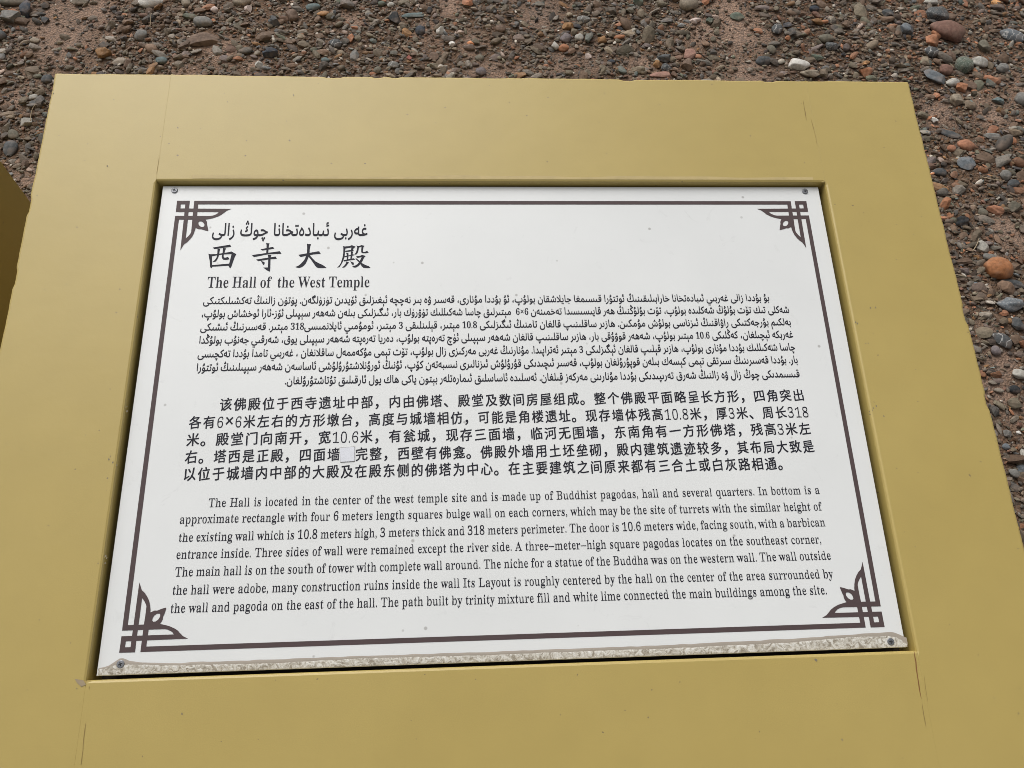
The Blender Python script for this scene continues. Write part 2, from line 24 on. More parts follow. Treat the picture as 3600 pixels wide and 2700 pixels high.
STONES = [[-1.4015, 1.761, 0.0398, 0.0173, 4, 'olive', 'r', 'olive grey slab-like stone lying in the far left corner of the gravel, top left'], [-1.3521, 1.7169, 0.0172, 0.0286, 10, 'navy', 'a', 'blue-black angular stone just below the big olive slab at far left'], [-1.3854, 1.7082, 0.0192, 0.009, -5, 'orange', 'a', 'flat orange-brown stone tucked left of the blue-black angular stone'], [-1.3828, 1.6756, 0.0238, 0.0199, -10, 'grey', 'a', 'broken grey stone with a dark underside, below the flat orange-brown stone at far left'], [-1.3935, 1.5987, 0.0159, 0.0153, 10, 'slate', 'r', 'dark slate stone half buried in pink soil at the left border of the picture'], [-0.9945, 1.7644, 0.0341, 0.019, 12, 'white', 's', 'large white mottled quartz stone at the top, left part of the gravel'], [-1.0832, 1.5262, 0.0199, 0.0164, 5, 'ochre', 'a', 'rough orange-brown clod just behind the left end of the yellow sign'], [-0.9926, 1.6054, 0.0169, 0.0179, 0, 'grey', 'r', 'smooth round grey cobble below the large white mottled quartz stone'], [-1.2251, 1.4279, 0.0146, 0.0132, 20, 'slate', 'r', 'dark grey rounded stone touching the left edge of the yellow sign near its corner'], [-1.2412, 1.2616, 0.0133, 0.0168, -30, 'pale', 'a', 'pale pinkish lumpy stone left of the yellow sign'], [-1.2462, 1.3584, 0.0112, 0.0092, 25, 'pale', 'r', 'small whitish oval pebble lying between dark stones left of the yellow sign'], [-0.9172, 1.5021, 0.0149, 0.0118, 10, 'teal', 'r', 'teal grey oval stone close behind the yellow sign, left part'], [-1.0109, 1.4897, 0.014, 0.0142, 30, 'brown', 'a', 'brown pyramid-shaped stone close behind the yellow sign, left part'], [-1.2908, 1.5782, 0.0125, 0.009, -10, 'tan', 'r', 'cream oval pebble on the bare pink soil at the left'], [-1.2845, 1.67, 0.0102, 0.0124, 0, 'slate', 'a', 'small dark wedge stone standing on bare pink soil, top left'], [-1.3701, 1.5103, 0.0107, 0.0138, 0, 'grey', 'r', 'smooth grey stone cut by the left border, above the left neighbouring sign'], [-1.2558, 1.1614, 0.016, 0.0246, 10, 'slate', 'r', 'dark rounded cobble just above the shaded neighbouring sign'], [-1.2657, 1.214, 0.0131, 0.0148, 20, 'olive', 'r', 'olive grey rounded cobble above the dark cobble by the neighbouring sign'], [-0.7241, 1.7834, 0.0265, 0.021, 0, 'tan', 'r', 'round tan grey cobble cut by the top border, left of centre'], [-0.813, 1.5937, 0.0517, 0.0244, -8, 'brown', 'f', 'largest flat brown-grey stone in the gravel behind the sign, left of centre'], [-0.8222, 1.6683, 0.0267, 0.0171, -10, 'grey', 'r', 'smooth light grey stone leaning above the largest flat brown-grey stone'], [-0.7001, 1.7417, 0.0123, 0.0124, -20, 'pinkwhite', 'a', 'pinkish white ribbed pebble below the round tan grey cobble'], [-0.8006, 1.7366, 0.0109, 0.0088, -15, 'pinkwhite', 'r', 'white pebble with a pink centre, left of the round tan cobble'], [-0.5043, 1.7586, 0.0203, 0.0124, 8, 'teal', 'r', 'smooth teal-blue oval stone near the top, left of centre'], [-0.5629, 1.7059, 0.0175, 0.0203, 0, 'brown', 'a', 'brown triangular stone standing on its base below the teal-blue oval stone'], [-0.6093, 1.537, 0.0211, 0.0147, -5, 'navy', 'a', 'blue-black broad stone close behind the sign, left of centre'], [-0.4248, 1.591, 0.0171, 0.0145, -10, 'slate', 'v', 'dark stone with fine pale veins between the navy stone and the grey slab'], [-0.6383, 1.486, 0.0108, 0.013, 0, 'pale', 'a', 'pale rough stone touching the back edge of the sign, left of centre'], [-0.4489, 1.5162, 0.011, 0.008, 0, 'teal', 'r', 'half-moon shaped teal pebble close behind the sign'], [-0.6147, 1.6834, 0.0156, 0.0181, 10, 'slate', 'a', 'dark slate chunk left of the brown triangular stone'], [-0.8877, 1.7588, 0.0123, 0.0136, 0, 'tan', 'r', 'light round pebble with a dark hollow beside it, top left of centre'], [-0.2518, 1.7116, 0.0181, 0.0203, 0, 'black', 'a', 'squarish black block-like stone, the darkest near the top centre'], [-0.1961, 1.7304, 0.0345, 0.0102, 6, 'teal', 'f', 'long jagged slate flake right of the squarish black stone'], [-0.1452, 1.7549, 0.0089, 0.0134, 0, 'black', 'r', 'small upright black stone above the right end of the slate flake'], [-0.2673, 1.781, 0.0098, 0.0094, -5, 'pale', 'r', 'smooth cream-white pebble above the squarish black stone'], [-0.173, 1.6585, 0.0135, 0.0164, 0, 'navy', 'r', 'blue-grey dark cobble below the long slate flake'], [-0.1094, 1.6598, 0.0131, 0.0134, -20, 'white', 'a', 'rough white quartz lump right of the blue-grey dark cobble'], [-0.0764, 1.6054, 0.0087, 0.0107, 30, 'white', 'a', 'bright white shard with sharp points, centre of the gravel strip'], [0.0741, 1.6717, 0.0154, 0.0151, 0, 'brown', 'r', 'round brown flat cobble near the bare patch at top centre'], [-0.1304, 1.5493, 0.0137, 0.0152, -30, 'brown', 'f', 'flat brown diamond-shaped stone below the bright white shard'], [-0.3664, 1.5476, 0.0127, 0.0218, 0, 'grey', 'f', 'upright grey-brown slab with fine grooves, behind the sign'], [-0.2486, 1.5034, 0.016, 0.0107, -5, 'grey', 'v', 'striped light and dark grey stone near the back edge of the sign'], [0.0099, 1.4729, 0.0148, 0.0125, 0, 'purple', 'r', 'purple-grey rounded stone touching the back edge of the sign at centre'], [-0.2954, 1.4804, 0.0113, 0.0111, 0, 'olive', 'r', 'olive pebble touching the back edge of the sign beside an orange one'], [-0.3081, 1.4668, 0.01, 0.0055, 0, 'orange', 'r', 'low orange pebble touching the back edge of the sign'], [0.0062, 1.5415, 0.0129, 0.0104, -5, 'olive', 'r', 'smooth olive oval pebble above the purple-grey rounded stone'], [-0.3806, 1.6176, 0.0095, 0.0146, 0, 'orange', 'a', 'upright orange stone at the left of the grooved slab'], [-0.2949, 1.7844, 0.0107, 0.0094, 0, 'green', 'r', 'smooth greenish pebble at the top next to the cream-white one'], [-0.2031, 1.5341, 0.0068, 0.009, 20, 'red', 'a', 'small red pebble behind the sign, the reddest near the centre'], [0.2724, 1.62, 0.0145, 0.0164, -20, 'purple', 'r', 'smooth purple-grey cobble right of centre'], [0.3154, 1.6275, 0.0132, 0.012, -30, 'pale', 'r', 'light grey oval cobble right beside the smooth purple-grey cobble'], [0.3864, 1.6183, 0.0132, 0.0135, 0, 'ochre', 'a', 'bright ochre blocky stone right of the light grey oval cobble'], [0.2837, 1.6761, 0.0169, 0.0127, -10, 'ochre', 'a', 'rust-brown stone above the smooth purple-grey cobble'], [0.2633, 1.5794, 0.0156, 0.0122, 5, 'orange', 'r', 'rust-orange rounded stone below the smooth purple-grey cobble'], [0.2358, 1.5867, 0.0104, 0.0147, 20, 'pale', 'a', 'grey-white angular stone left of the rust-orange rounded stone'], [0.3364, 1.5434, 0.0095, 0.0097, 0, 'pinkwhite', 'a', 'pinkish white nugget behind the sign, right of centre'], [0.4048, 1.5217, 0.0112, 0.0072, 0, 'navy', 'r', 'blue-black capsule-shaped pebble near the back edge of the sign, right of centre'], [0.571, 1.5475, 0.02, 0.0158, -5, 'slate', 'a', 'dark grey blocky stone beside the bare pink patch behind the sign'], [0.5466, 1.5164, 0.013, 0.0146, 0, 'ochre', 'a', 'angular ochre stone left below the dark grey blocky stone'], [0.5716, 1.5004, 0.0151, 0.0145, 0, 'slate', 's', 'speckled dark stone below the dark grey blocky stone'], [0.5486, 1.4724, 0.03, 0.0114, -3, 'brickpink', 'f', 'flat brown-pink slab at the back edge of the sign'], [0.4989, 1.4842, 0.0107, 0.0095, 10, 'tan', 'r', 'tan pebble on the bare pink patch near the back edge of the sign'], [0.5229, 1.8147, 0.016, 0.012, -5, 'green', 'a', 'green-grey stone at the top border, right of centre'], [0.4894, 1.7644, 0.0127, 0.0107, 5, 'olive', 'a', 'pale olive angular stone below the green-grey stone at the top'], [0.3362, 1.7152, 0.0192, 0.0114, -5, 'grey', 'v', 'pale striped stone at the left of a brown shadowed hollow, right of centre'], [0.6862, 1.8045, 0.0285, 0.0275, -20, 'tan', 'r', 'big tan grooved slab at the top border, right half'], [0.6952, 1.7246, 0.0158, 0.0107, 0, 'pinkwhite', 'a', 'pink-white quartz block below the big tan grooved slab'], [0.8376, 1.7515, 0.0219, 0.0148, -10, 'green', 'f', 'flat green-grey stone lying on bare red soil'], [0.6531, 1.5696, 0.0175, 0.024, -40, 'brickpink', 'f', 'leaf-shaped terracotta flake behind the sign, right half'], [0.6353, 1.5166, 0.0156, 0.0196, 0, 'brown', 'a', 'brown faceted stone under the leaf-shaped terracotta flake'], [0.9545, 1.6903, 0.0154, 0.0216, -30, 'slate', 'v', 'dark blue-grey oval stone with a pale rim on the red soil'], [0.9186, 1.5967, 0.0133, 0.0156, 0, 'olive', 'r', 'dark olive disc-shaped stone below the pale-rimmed stone'], [0.8834, 1.5477, 0.0237, 0.0153, 3, 'slate', 'r', 'dark slate cobble behind the sign, right half'], [0.9919, 1.5302, 0.0307, 0.0174, -10, 'white', 's', 'large knobbly white quartz lump behind the sign, right half'], [1.0164, 1.4884, 0.027, 0.0151, 0, 'tan', 'a', 'crumbly tan clod between the knobbly quartz lump and the sign'], [1.0998, 1.6416, 0.0225, 0.0146, -3, 'olive', 'r', 'two-tone olive oval cobble left of the sign corner'], [1.1116, 1.607, 0.0179, 0.0144, 5, 'slate', 's', 'grey round cobble under the two-tone olive oval cobble'], [1.0537, 1.5558, 0.0185, 0.0104, -15, 'green', 'a', 'green pointed stone right of the knobbly quartz lump'], [1.0985, 1.7902, 0.0148, 0.0103, 0, 'navy', 'r', 'blue-green dark oval pebble near the top, right half'], [0.7421, 1.7243, 0.0118, 0.0118, 0, 'green', 'a', 'green-grey tooth-shaped stone right of the pink-white quartz block'], [1.5014, 1.7668, 0.0372, 0.0249, 5, 'slate', 's', 'large rough dark grey rock at the top right'], [1.5077, 1.684, 0.0494, 0.0323, -28, 'brickdark', 'r', 'large smooth red-brown slab under the rough dark grey rock'], [1.4448, 1.6402, 0.019, 0.0203, -10, 'orange', 'a', 'bright orange block below the left end of the red-brown slab'], [1.4742, 1.6709, 0.0164, 0.0172, 0, 'orange', 'r', 'orange stone squeezed between the bright orange block and the red-brown slab'], [1.7257, 1.6719, 0.0367, 0.0201, -28, 'bluegrey', 'v', 'long blue-grey streaked stone at the right border, upper part'], [1.5127, 1.5245, 0.0257, 0.0252, 0, 'green', 's', 'round dark green cobble right of the sign corner'], [1.5715, 1.5398, 0.0232, 0.0177, -5, 'pale', 'v', 'grey oval cobble with white swirls next to the dark green cobble'], [1.4019, 1.4701, 0.0333, 0.0211, -20, 'bluegrey', 'f', 'flat teal-grey slab lying beyond the right corner of the sign'], [1.4534, 1.4468, 0.0227, 0.0137, 25, 'pale', 'v', 'pale grey elongated stone right of the flat teal-grey slab'], [1.4693, 1.4207, 0.0148, 0.0168, 0, 'orange', 'a', 'orange crumb-like stone below the pale grey elongated stone'], [1.5007, 1.4336, 0.02, 0.0159, -15, 'brown', 'f', 'dark brown flat stone right of the orange crumb-like stone'], [1.4501, 1.504, 0.0185, 0.0172, 0, 'brickdark', 'r', 'reddish brown cobble left of the dark green cobble'], [1.6373, 1.5161, 0.0178, 0.015, 0, 'grey', 'r', 'plain grey oval cobble right of the white-swirled one'], [1.6143, 1.6204, 0.0199, 0.0195, -10, 'olive', 'a', 'olive tan angular stone above the white-swirled cobble'], [1.6411, 1.366, 0.0216, 0.0222, 10, 'grey', 'r', 'big grey cobble cut by the right border, upper part'], [1.3486, 1.2909, 0.0101, 0.0084, -10, 'white', 'a', 'small bright white pebble near the right edge of the sign'], [1.4343, 1.366, 0.0172, 0.0153, 0, 'tan', 'a', 'tan-orange lumpy stone beside a dark one, right of the sign'], [1.564, 1.3615, 0.0163, 0.0115, -5, 'teal', 'a', 'teal angular stone on bare soil at the right'], [1.1857, 1.4846, 0.0183, 0.0165, -20, 'orange', 'a', 'orange triangular stone poking up behind the right end of the sign'], [1.5066, 1.8394, 0.0226, 0.0122, 0, 'pale', 'v', 'pale streaked stone at the top border, far right'], [1.3706, 1.6812, 0.021, 0.0181, -20, 'bluegrey', 'a', 'grey-teal pointed stone left of the red-brown slab'], [1.3385, 1.7745, 0.0213, 0.0152, 0, 'slate', 'f', 'flat dark grey-green stone left of the rough dark grey rock'], [1.4244, 1.5834, 0.0197, 0.0176, -25, 'slate', 'v', 'half light, half dark pebble under the bright orange block'], [1.4851, 1.5673, 0.0152, 0.0166, 0, 'brown', 'r', 'round brown-grey pebble left above the dark green cobble'], [1.387, 1.1151, 0.0252, 0.0199, 0, 'bluegrey', 'f', 'smooth flat blue-grey stone right of the sign, the largest blue one'], [1.2981, 1.0844, 0.0185, 0.0117, -5, 'slate', 'r', 'dark slate stone almost touching the right edge of the sign'], [1.407, 1.1853, 0.0223, 0.0162, -30, 'brick', 'r', 'elongated orange-brown stone above the smooth flat blue-grey stone'], [1.3601, 1.1726, 0.0119, 0.0099, 0, 'brick', 'r', 'terracotta pebble left of the elongated orange-brown stone'], [1.3765, 1.234, 0.035, 0.0106, -20, 'slate', 'f', 'long dark slate sliver pointing down right beside the sign'], [1.5004, 1.2212, 0.0258, 0.0098, -10, 'grey', 'f', 'long grey slab right of the dark slate sliver'], [1.3272, 0.8137, 0.0182, 0.0139, -45, 'pale', 'a', 'light grey angular stone above the large orange-brown cobble'], [1.3424, 0.7385, 0.032, 0.0287, 0, 'rust', 'r', 'large round orange-brown cobble right of the sign, the biggest orange stone'], [1.3041, 0.9033, 0.0178, 0.0135, 30, 'black', 'a', 'dark curved stone near the right edge of the sign, middle part'], [1.4128, 0.9464, 0.0212, 0.0122, -20, 'brick', 'a', 'terracotta stone above a bare brown patch at the right'], [1.3785, 0.9414, 0.0117, 0.0121, 0, 'olive', 'r', 'round olive pebble left of the terracotta stone'], [1.4989, 1.0411, 0.0184, 0.011, 25, 'slate', 'r', 'dark slate stone near the right border under the thin straw'], [1.4851, 1.07, 0.0137, 0.0139, -20, 'grey', 'r', 'dull grey pebble beside the end of the thin straw'], [1.3366, 0.7795, 0.0166, 0.0105, -5, 'grey', 'r', 'flat brown-grey cobble just above the large orange-brown cobble'], [1.2655, 0.6899, 0.0092, 0.0077, 0, 'bluegrey', 'r', 'small round blue-grey pebble left below the large orange-brown cobble'], [1.37, 0.6927, 0.0295, 0.0126, -15, 'slate', 'f', 'long dark stone right below the large orange-brown cobble'], [1.4698, 0.9526, 0.0149, 0.0142, 0, 'olive', 'a', 'grey-olive broken stone at the right border, middle part'], [1.3344, 0.6264, 0.0319, 0.0176, 3, 'bluegrey', 's', 'big blue-grey cobble at the right border, middle part'], [1.3338, 0.5671, 0.0129, 0.0164, 10, 'slate', 'a', 'dark grey wedge stone below the big blue-grey cobble'], [1.2756, 0.5208, 0.0247, 0.0145, -42, 'slate', 'v', 'dark slate stone with grey streaks, lying slanted right of the sign'], [1.2498, 0.4916, 0.0112, 0.0114, -20, 'purple', 'r', 'purple-grey pebble under the slanted dark slate stone'], [1.288, 0.4269, 0.0172, 0.0112, 0, 'pale', 's', 'speckled grey-white stone at the right border'], [1.2628, 0.3874, 0.013, 0.0096, -15, 'black', 'r', 'small black stone below the speckled grey-white stone'], [1.2024, 0.2717, 0.0086, 0.0091, 30, 'grey', 'a', 'grey blocky pebble next to a small white square one, right of the sign'], [1.2318, 0.2747, 0.006, 0.0042, 0, 'white', 'a', 'small white square pebble at the right border, lower part'], [1.1885, 0.2389, 0.0085, 0.0064, 0, 'bluegrey', 'r', 'blue-grey pebble below the grey blocky pebble'], [1.182, 0.1725, 0.0109, 0.0093, 0, 'grey', 'r', 'rounded grey stone near the lower right edge of the sign'], [1.2056, 0.1837, 0.0097, 0.0113, 0, 'bluegrey', 'r', 'grey-blue stone at the right border beside the rounded grey stone'], [1.2231, 0.2162, 0.0078, 0.014, 0, 'pale', 'a', 'whitish stone cut by the right border, lowest of the pale ones']]
TWIGS = [[[-1.12507, 1.44061], [-1.10569, 1.45987], 'short dry twig resting against the back edge of the sign, left end'], [[-0.969, 1.63305], [-0.97187, 1.67706], 'short dry stalk lying upright below the large white mottled quartz stone'], [[1.18878, 1.73489], [1.20528, 1.70464], 'short pale straw lying slanted near the top right, left one of two'], [[1.29269, 1.74714], [1.29336, 1.71215], 'short pale straw standing steep near the top right, right one of two'], [[1.40557, 1.05489], [1.44879, 1.02965], 'long thin curved straw on the gravel near the right border'], [[1.28503, 0.78944], [1.30749, 0.8234], 'thin brown stalk standing left of the light grey angular stone'], [[-1.22406, 1.25622], [-1.21704, 1.30672], 'thin brown stalk on the gravel left of the yellow sign'], [[0.65277, 1.66526], [0.67379, 1.68466], 'short curved twig beside the pink-white quartz block']]
PATCHES = [[-1.22, 1.624, 0.157], [-1.157, 1.716, 0.096], [-1.266, 1.548, 0.062], [0.203, 1.748, 0.08], [0.832, 1.68, 0.113], [0.812, 1.776, 0.084], [0.494, 1.522, 0.047], [0.49, 1.49, 0.047], [-0.014, 1.609, 0.048], [0.833, 1.496, 0.088], [0.721, 1.677, 0.071], [1.37, 1.318, 0.061], [1.53, 1.32, 0.063], [-1.185, 1.061, 0.045], [-1.29, 1.358, 0.04], [-0.648, 1.485, 0.038], [-0.754, 1.544, 0.058], [1.257, 0.458, 0.049], [1.22, 0.396, 0.048], [1.418, 0.865, 0.056], [-0.083, 1.783, 0.05], [-0.381, 1.707, 0.04]]

SC = bpy.context.scene
COL = SC.collection

# ------------------------------------------------------------------ camera
cd = bpy.data.cameras.new('camera'); cam = bpy.data.objects.new('camera', cd); COL.objects.link(cam)
cd.sensor_fit = 'HORIZONTAL'; cd.sensor_width = 36.0; cd.lens = 36.0 * 2704.0 / 3600.0
cd.clip_start = 0.01; cd.clip_end = 2000.0
cam.matrix_world = Matrix.Translation(CAM_LOC) @ Matrix([list(r) for r in CAM_ROT]).to_4x4()
SC.camera = cam

# ------------------------------------------------------------------ sky, sun, exposure (overcast day)
SUN_DIR = Vector((-0.32, 0.68, 0.80)).normalized()
SUN_EL = math.asin(SUN_DIR.z); SUN_AZ = math.atan2(SUN_DIR.x, SUN_DIR.y)
wd = bpy.data.worlds.new('World'); SC.world = wd; wd.use_nodes = True
wn = wd.node_tree.nodes; wl = wd.node_tree.links
bg = wn['Background']
sky = wn.new('ShaderNodeTexSky'); sky.sky_type = 'NISHITA'; sky.sun_disc = False
sky.sun_elevation = SUN_EL; sky.sun_rotation = SUN_AZ
sky.air_density = 1.0; sky.dust_density = 6.0; sky.ozone_density = 1.0
hs = wn.new('ShaderNodeHueSaturation'); hs.inputs['Saturation'].default_value = 0.10
wl.new(sky.outputs[0], hs.inputs['Color']); wl.new(hs.outputs[0], bg.inputs['Color'])
bg.inputs['Strength'].default_value = 0.125
sl = bpy.data.lights.new('sun', 'SUN'); sl.energy = 1.35; sl.angle = math.radians(50); sl.color = (1.0, 0.985, 0.955)
so = bpy.data.objects.new('sun', sl); COL.objects.link(so)
so.rotation_euler = SUN_DIR.to_track_quat('Z', 'Y').to_euler(); so.location = (0, 0, 10)
SC.view_settings.view_transform = 'Standard'; SC.view_settings.look = 'None'
SC.view_settings.exposure = 0.0; SC.view_settings.gamma = 1.0
SC.view_settings.use_curve_mapping = False
SC.cycles.use_denoising = True
SC.cycles.filter_width = 0.9

# ------------------------------------------------------------------ helpers
def lin(r, g, b):
    f = lambda c: (c / 255 / 12.92) if c / 255 <= 0.04045 else ((c / 255 + 0.055) / 1.055) ** 2.4
    return (f(r), f(g), f(b), 1.0)

def mesh_obj(name, verts, faces, mat=None, parent=None, smooth=False):
    me = bpy.data.meshes.new(name)
    me.from_pydata([tuple(v) for v in verts], [], [tuple(f) for f in faces]); me.update()
    if mat: me.materials.append(mat)
    if smooth: me.polygons.foreach_set('use_smooth', [True] * len(me.polygons))
    o = bpy.data.objects.new(name, me); COL.objects.link(o)
    if parent: o.parent = parent
    return o

def big_mesh(name, V, F3, mat, cols=None, smooth=None):
    """V (n,3), F3 (m,3 or m,4) numpy -> object, optional per-vertex colour"""
    me = bpy.data.meshes.new(name)
    k = F3.shape[1]
    me.vertices.add(len(V)); me.vertices.foreach_set('co', V.astype(np.float32).ravel())
    me.loops.add(F3.size); me.loops.foreach_set('vertex_index', F3.astype(np.int32).ravel())
    me.polygons.add(len(F3)); me.polygons.foreach_set('loop_start', np.arange(0, F3.size, k, dtype=np.int32))
    me.polygons.foreach_set('loop_total', np.full(len(F3), k, dtype=np.int32))
    if smooth is not None: me.polygons.foreach_set('use_smooth', np.broadcast_to(smooth, len(F3)).astype(bool))
    if cols is not None:
        a = me.color_attributes.new('tint', 'FLOAT_COLOR', 'POINT')
        a.data.foreach_set('color', np.c_[cols, np.ones(len(cols))].astype(np.float32).ravel())
    me.update(calc_edges=True); me.materials.append(mat)
    o = bpy.data.objects.new(name, me); COL.objects.link(o)
    return o

def new_mat(name):
    m = bpy.data.materials.new(name); m.use_nodes = True
    nt = m.node_tree; b = nt.nodes['Principled BSDF']
    return m, nt, b

def noise(nt, scale, detail=4, rough=0.55, vec=None, dist=0.0):
    n = nt.nodes.new('ShaderNodeTexNoise'); n.inputs['Scale'].default_value = scale
    n.inputs['Detail'].default_value = detail; n.inputs['Roughness'].default_value = rough
    n.inputs['Distortion'].default_value = dist
    if vec is None:
        tc = nt.nodes.new('ShaderNodeTexCoord'); vec = tc.outputs['Object']
    nt.links.new(vec, n.inputs['Vector']); return n

def ramp(nt, src, stops):
    r = nt.nodes.new('ShaderNodeValToRGB'); e = r.color_ramp.elements
    while len(e) < len(stops): e.new(0.5)
    for i, (p, c) in enumerate(stops):
        e[i].position = p; e[i].color = c if len(c) == 4 else (*c, 1)
    nt.links.new(src, r.inputs['Fac']); return r

def mix(nt, fac, a, b, mode='MIX'):
    m = nt.nodes.new('ShaderNodeMix'); m.data_type = 'RGBA'; m.blend_type = mode
    for s, v in ((0, fac), (6, a), (7, b)):
        if isinstance(v, (int, float)): m.inputs[s].default_value = v
        elif isinstance(v, tuple): m.inputs[s].default_value = v
        else: nt.links.new(v, m.inputs[s])
    return m.outputs[2]

def bump(nt, b, h, strength, dist):
    n = nt.nodes.new('ShaderNodeBump'); n.inputs['Strength'].default_value = strength
    n.inputs['Distance'].default_value = dist
    nt.links.new(h, n.inputs['Height']); nt.links.new(n.outputs[0], b.inputs['Normal'])

# ------------------------------------------------------------------ materials
def mat_yellow():
    m, nt, b = new_mat('yellow_painted_render')
    big = noise(nt, 3.5, 3)
    c1 = ramp(nt, big.outputs['Fac'], [(0.30, YEL_A), (0.70, YEL_B)])
    mid = noise(nt, 22, 4, 0.6)
    f = ramp(nt, mid.outputs['Fac'], [(0.35, (0.98, 0.98, 0.98)), (0.65, (1.015, 1.015, 1.015))])
    c2 = mix(nt, 1.0, c1.outputs[0], f.outputs[0], 'MULTIPLY')
    fine = noise(nt, 900, 2, 0.6)
    g = ramp(nt, fine.outputs['Fac'], [(0.3, (0.95, 0.95, 0.95)), (0.7, (1.05, 1.05, 1.05))])
    c3 = mix(nt, 1.0, c2, g.outputs[0], 'MULTIPLY')
    sp = noise(nt, 160, 1, 0.4)
    spr = ramp(nt, sp.outputs['Fac'], [(0.775, (0, 0, 0)), (0.80, (1, 1, 1))])
    c4 = mix(nt, spr.outputs[0], c3, (0.20, 0.15, 0.07, 1))
    nt.links.new(c4, b.inputs['Base Color'])
    b.inputs['Roughness'].default_value = 0.47; b.inputs['Specular IOR Level'].default_value = 0.58
    h = noise(nt, 45, 5, 0.6)
    bump(nt, b, h.outputs['Fac'], 0.12, 0.002)
    return m
YEL_A = (0.405, 0.301, 0.086, 1); YEL_B = (0.430, 0.322, 0.097, 1)
M_YEL = mat_yellow()

def mat_panel():
    m, nt, b = new_mat('white_print_panel')
    n1 = noise(nt, 5, 5, 0.6)
    c = ramp(nt, n1.outputs['Fac'], [(0.32, (0.686, 0.692, 0.680)), (0.68, (0.726, 0.731, 0.718))])
    # faint grey smudges
    n2 = noise(nt, 26, 5, 0.7, dist=1.2)
    sm = ramp(nt, n2.outputs['Fac'], [(0.62, (0, 0, 0)), (0.78, (0.40, 0.40, 0.40))])
    c2 = mix(nt, sm.outputs[0], c.outputs[0], (0.50, 0.50, 0.49, 1))
    # dust specks
    tc = nt.nodes.new('ShaderNodeTexCoord')
    v = nt.nodes.new('ShaderNodeTexVoronoi'); v.inputs['Scale'].default_value = 42
    nt.links.new(tc.outputs['Object'], v.inputs['Vector'])
    vs = ramp(nt, v.outputs['Distance'], [(0.055, (1, 1, 1)), (0.10, (0, 0, 0))])
    sel = ramp(nt, v.outputs['Color'], [(0.62, (0, 0, 0)), (0.66, (1, 1, 1))])
    f = mix(nt, 1.0, vs.outputs[0], sel.outputs[0], 'MULTIPLY')
    f2 = mix(nt, 1.0, f, (0.55, 0.55, 0.55, 1), 'MULTIPLY')
    c3 = mix(nt, f2, c2, (0.22, 0.20, 0.18, 1))
    nt.links.new(c3, b.inputs['Base Color'])
    b.inputs['Roughness'].default_value = 0.38
    h = noise(nt, 9, 3)
    bump(nt, b, h.outputs['Fac'], 0.05, 0.002)
    return m
M_PANEL = mat_panel()

def mat_plain(name, col, rough=0.5, metal=0.0, var=0.12, scale=60):
    m, nt, b = new_mat(name)
    n = noise(nt, scale, 4)
    lo = tuple(c * (1 - var) for c in col[:3]); hi = tuple(c * (1 + var) for c in col[:3])
    r = ramp(nt, n.outputs['Fac'], [(0.3, lo), (0.7, hi)])
    nt.links.new(r.outputs[0], b.inputs['Base Color'])
    b.inputs['Roughness'].default_value = rough; b.inputs['Metallic'].default_value = metal
    return m
M_INK = mat_plain('black_print_ink', (0.010, 0.010, 0.018), 0.6, var=0.2); M_INK.node_tree.nodes['Principled BSDF'].inputs['Specular IOR Level'].default_value = 0.25
M_BROWN = mat_plain('brown_print_ink', (0.078, 0.054, 0.054), 0.6, var=0.06); M_BROWN.node_tree.nodes['Principled BSDF'].inputs['Specular IOR Level'].default_value = 0.25
M_EDGE = mat_plain('grey_panel_edge', (0.30, 0.30, 0.31), 0.5)
M_FLOOR = mat_plain('shade_painted_recess_floor', (0.06, 0.045, 0.03), 0.95)  # recess floor: shade of the deep narrow gap painted into its dark colour
M_SCREW = mat_plain('zinc_screw_metal', (0.24, 0.245, 0.26), 0.5, 0.85)
M_SLOT = mat_plain('dark_screw_slot', (0.02, 0.02, 0.02), 0.9)  # near-black colour for the flat cross on each screw head
M_CRACK = mat_plain('crack_line', (0.25, 0.175, 0.06), 0.9)
M_RUST = mat_plain('rusty_crack_line', (0.20, 0.09, 0.03), 0.9)
M_PATCH = mat_plain('white_patch_sticker', (0.66, 0.67, 0.71), 0.35, var=0.05, scale=160)
M_PEDGE = mat_plain('patch_dark_rim', (0.27, 0.25, 0.23), 0.7)  # flat outline around the patch, darker than the patch itself
M_MARK = mat_plain('scuff_mark', (0.20, 0.17, 0.12), 0.8)
M_WORN = mat_plain('worn_greyish_paint', (0.455, 0.350, 0.150), 0.6, var=0.08)
M_CHIP = mat_plain('pale_chipped_plaster', (0.62, 0.55, 0.36), 0.8)
M_STRAW = mat_plain('dry_straw', (0.36, 0.28, 0.18), 0.8)

def mat_crust():
    m, nt, b = new_mat('dried_mud_crust')
    n = noise(nt, 150, 6, 0.65, dist=1.5)
    r = ramp(nt, n.outputs['Fac'], [(0.38, (0.27, 0.235, 0.185)), (0.48, (0.47, 0.435, 0.37)), (0.60, (0.64, 0.62, 0.57))])
    nt.links.new(r.outputs[0], b.inputs['Base Color']); b.inputs['Roughness'].default_value = 0.8
    bump(nt, b, n.outputs['Fac'], 0.5, 0.002)
    return m
M_CRUST = mat_crust()
M_TAUPE = mat_plain('taupe_silicone_film', (0.345, 0.30, 0.25), 0.5, var=0.06, scale=25)

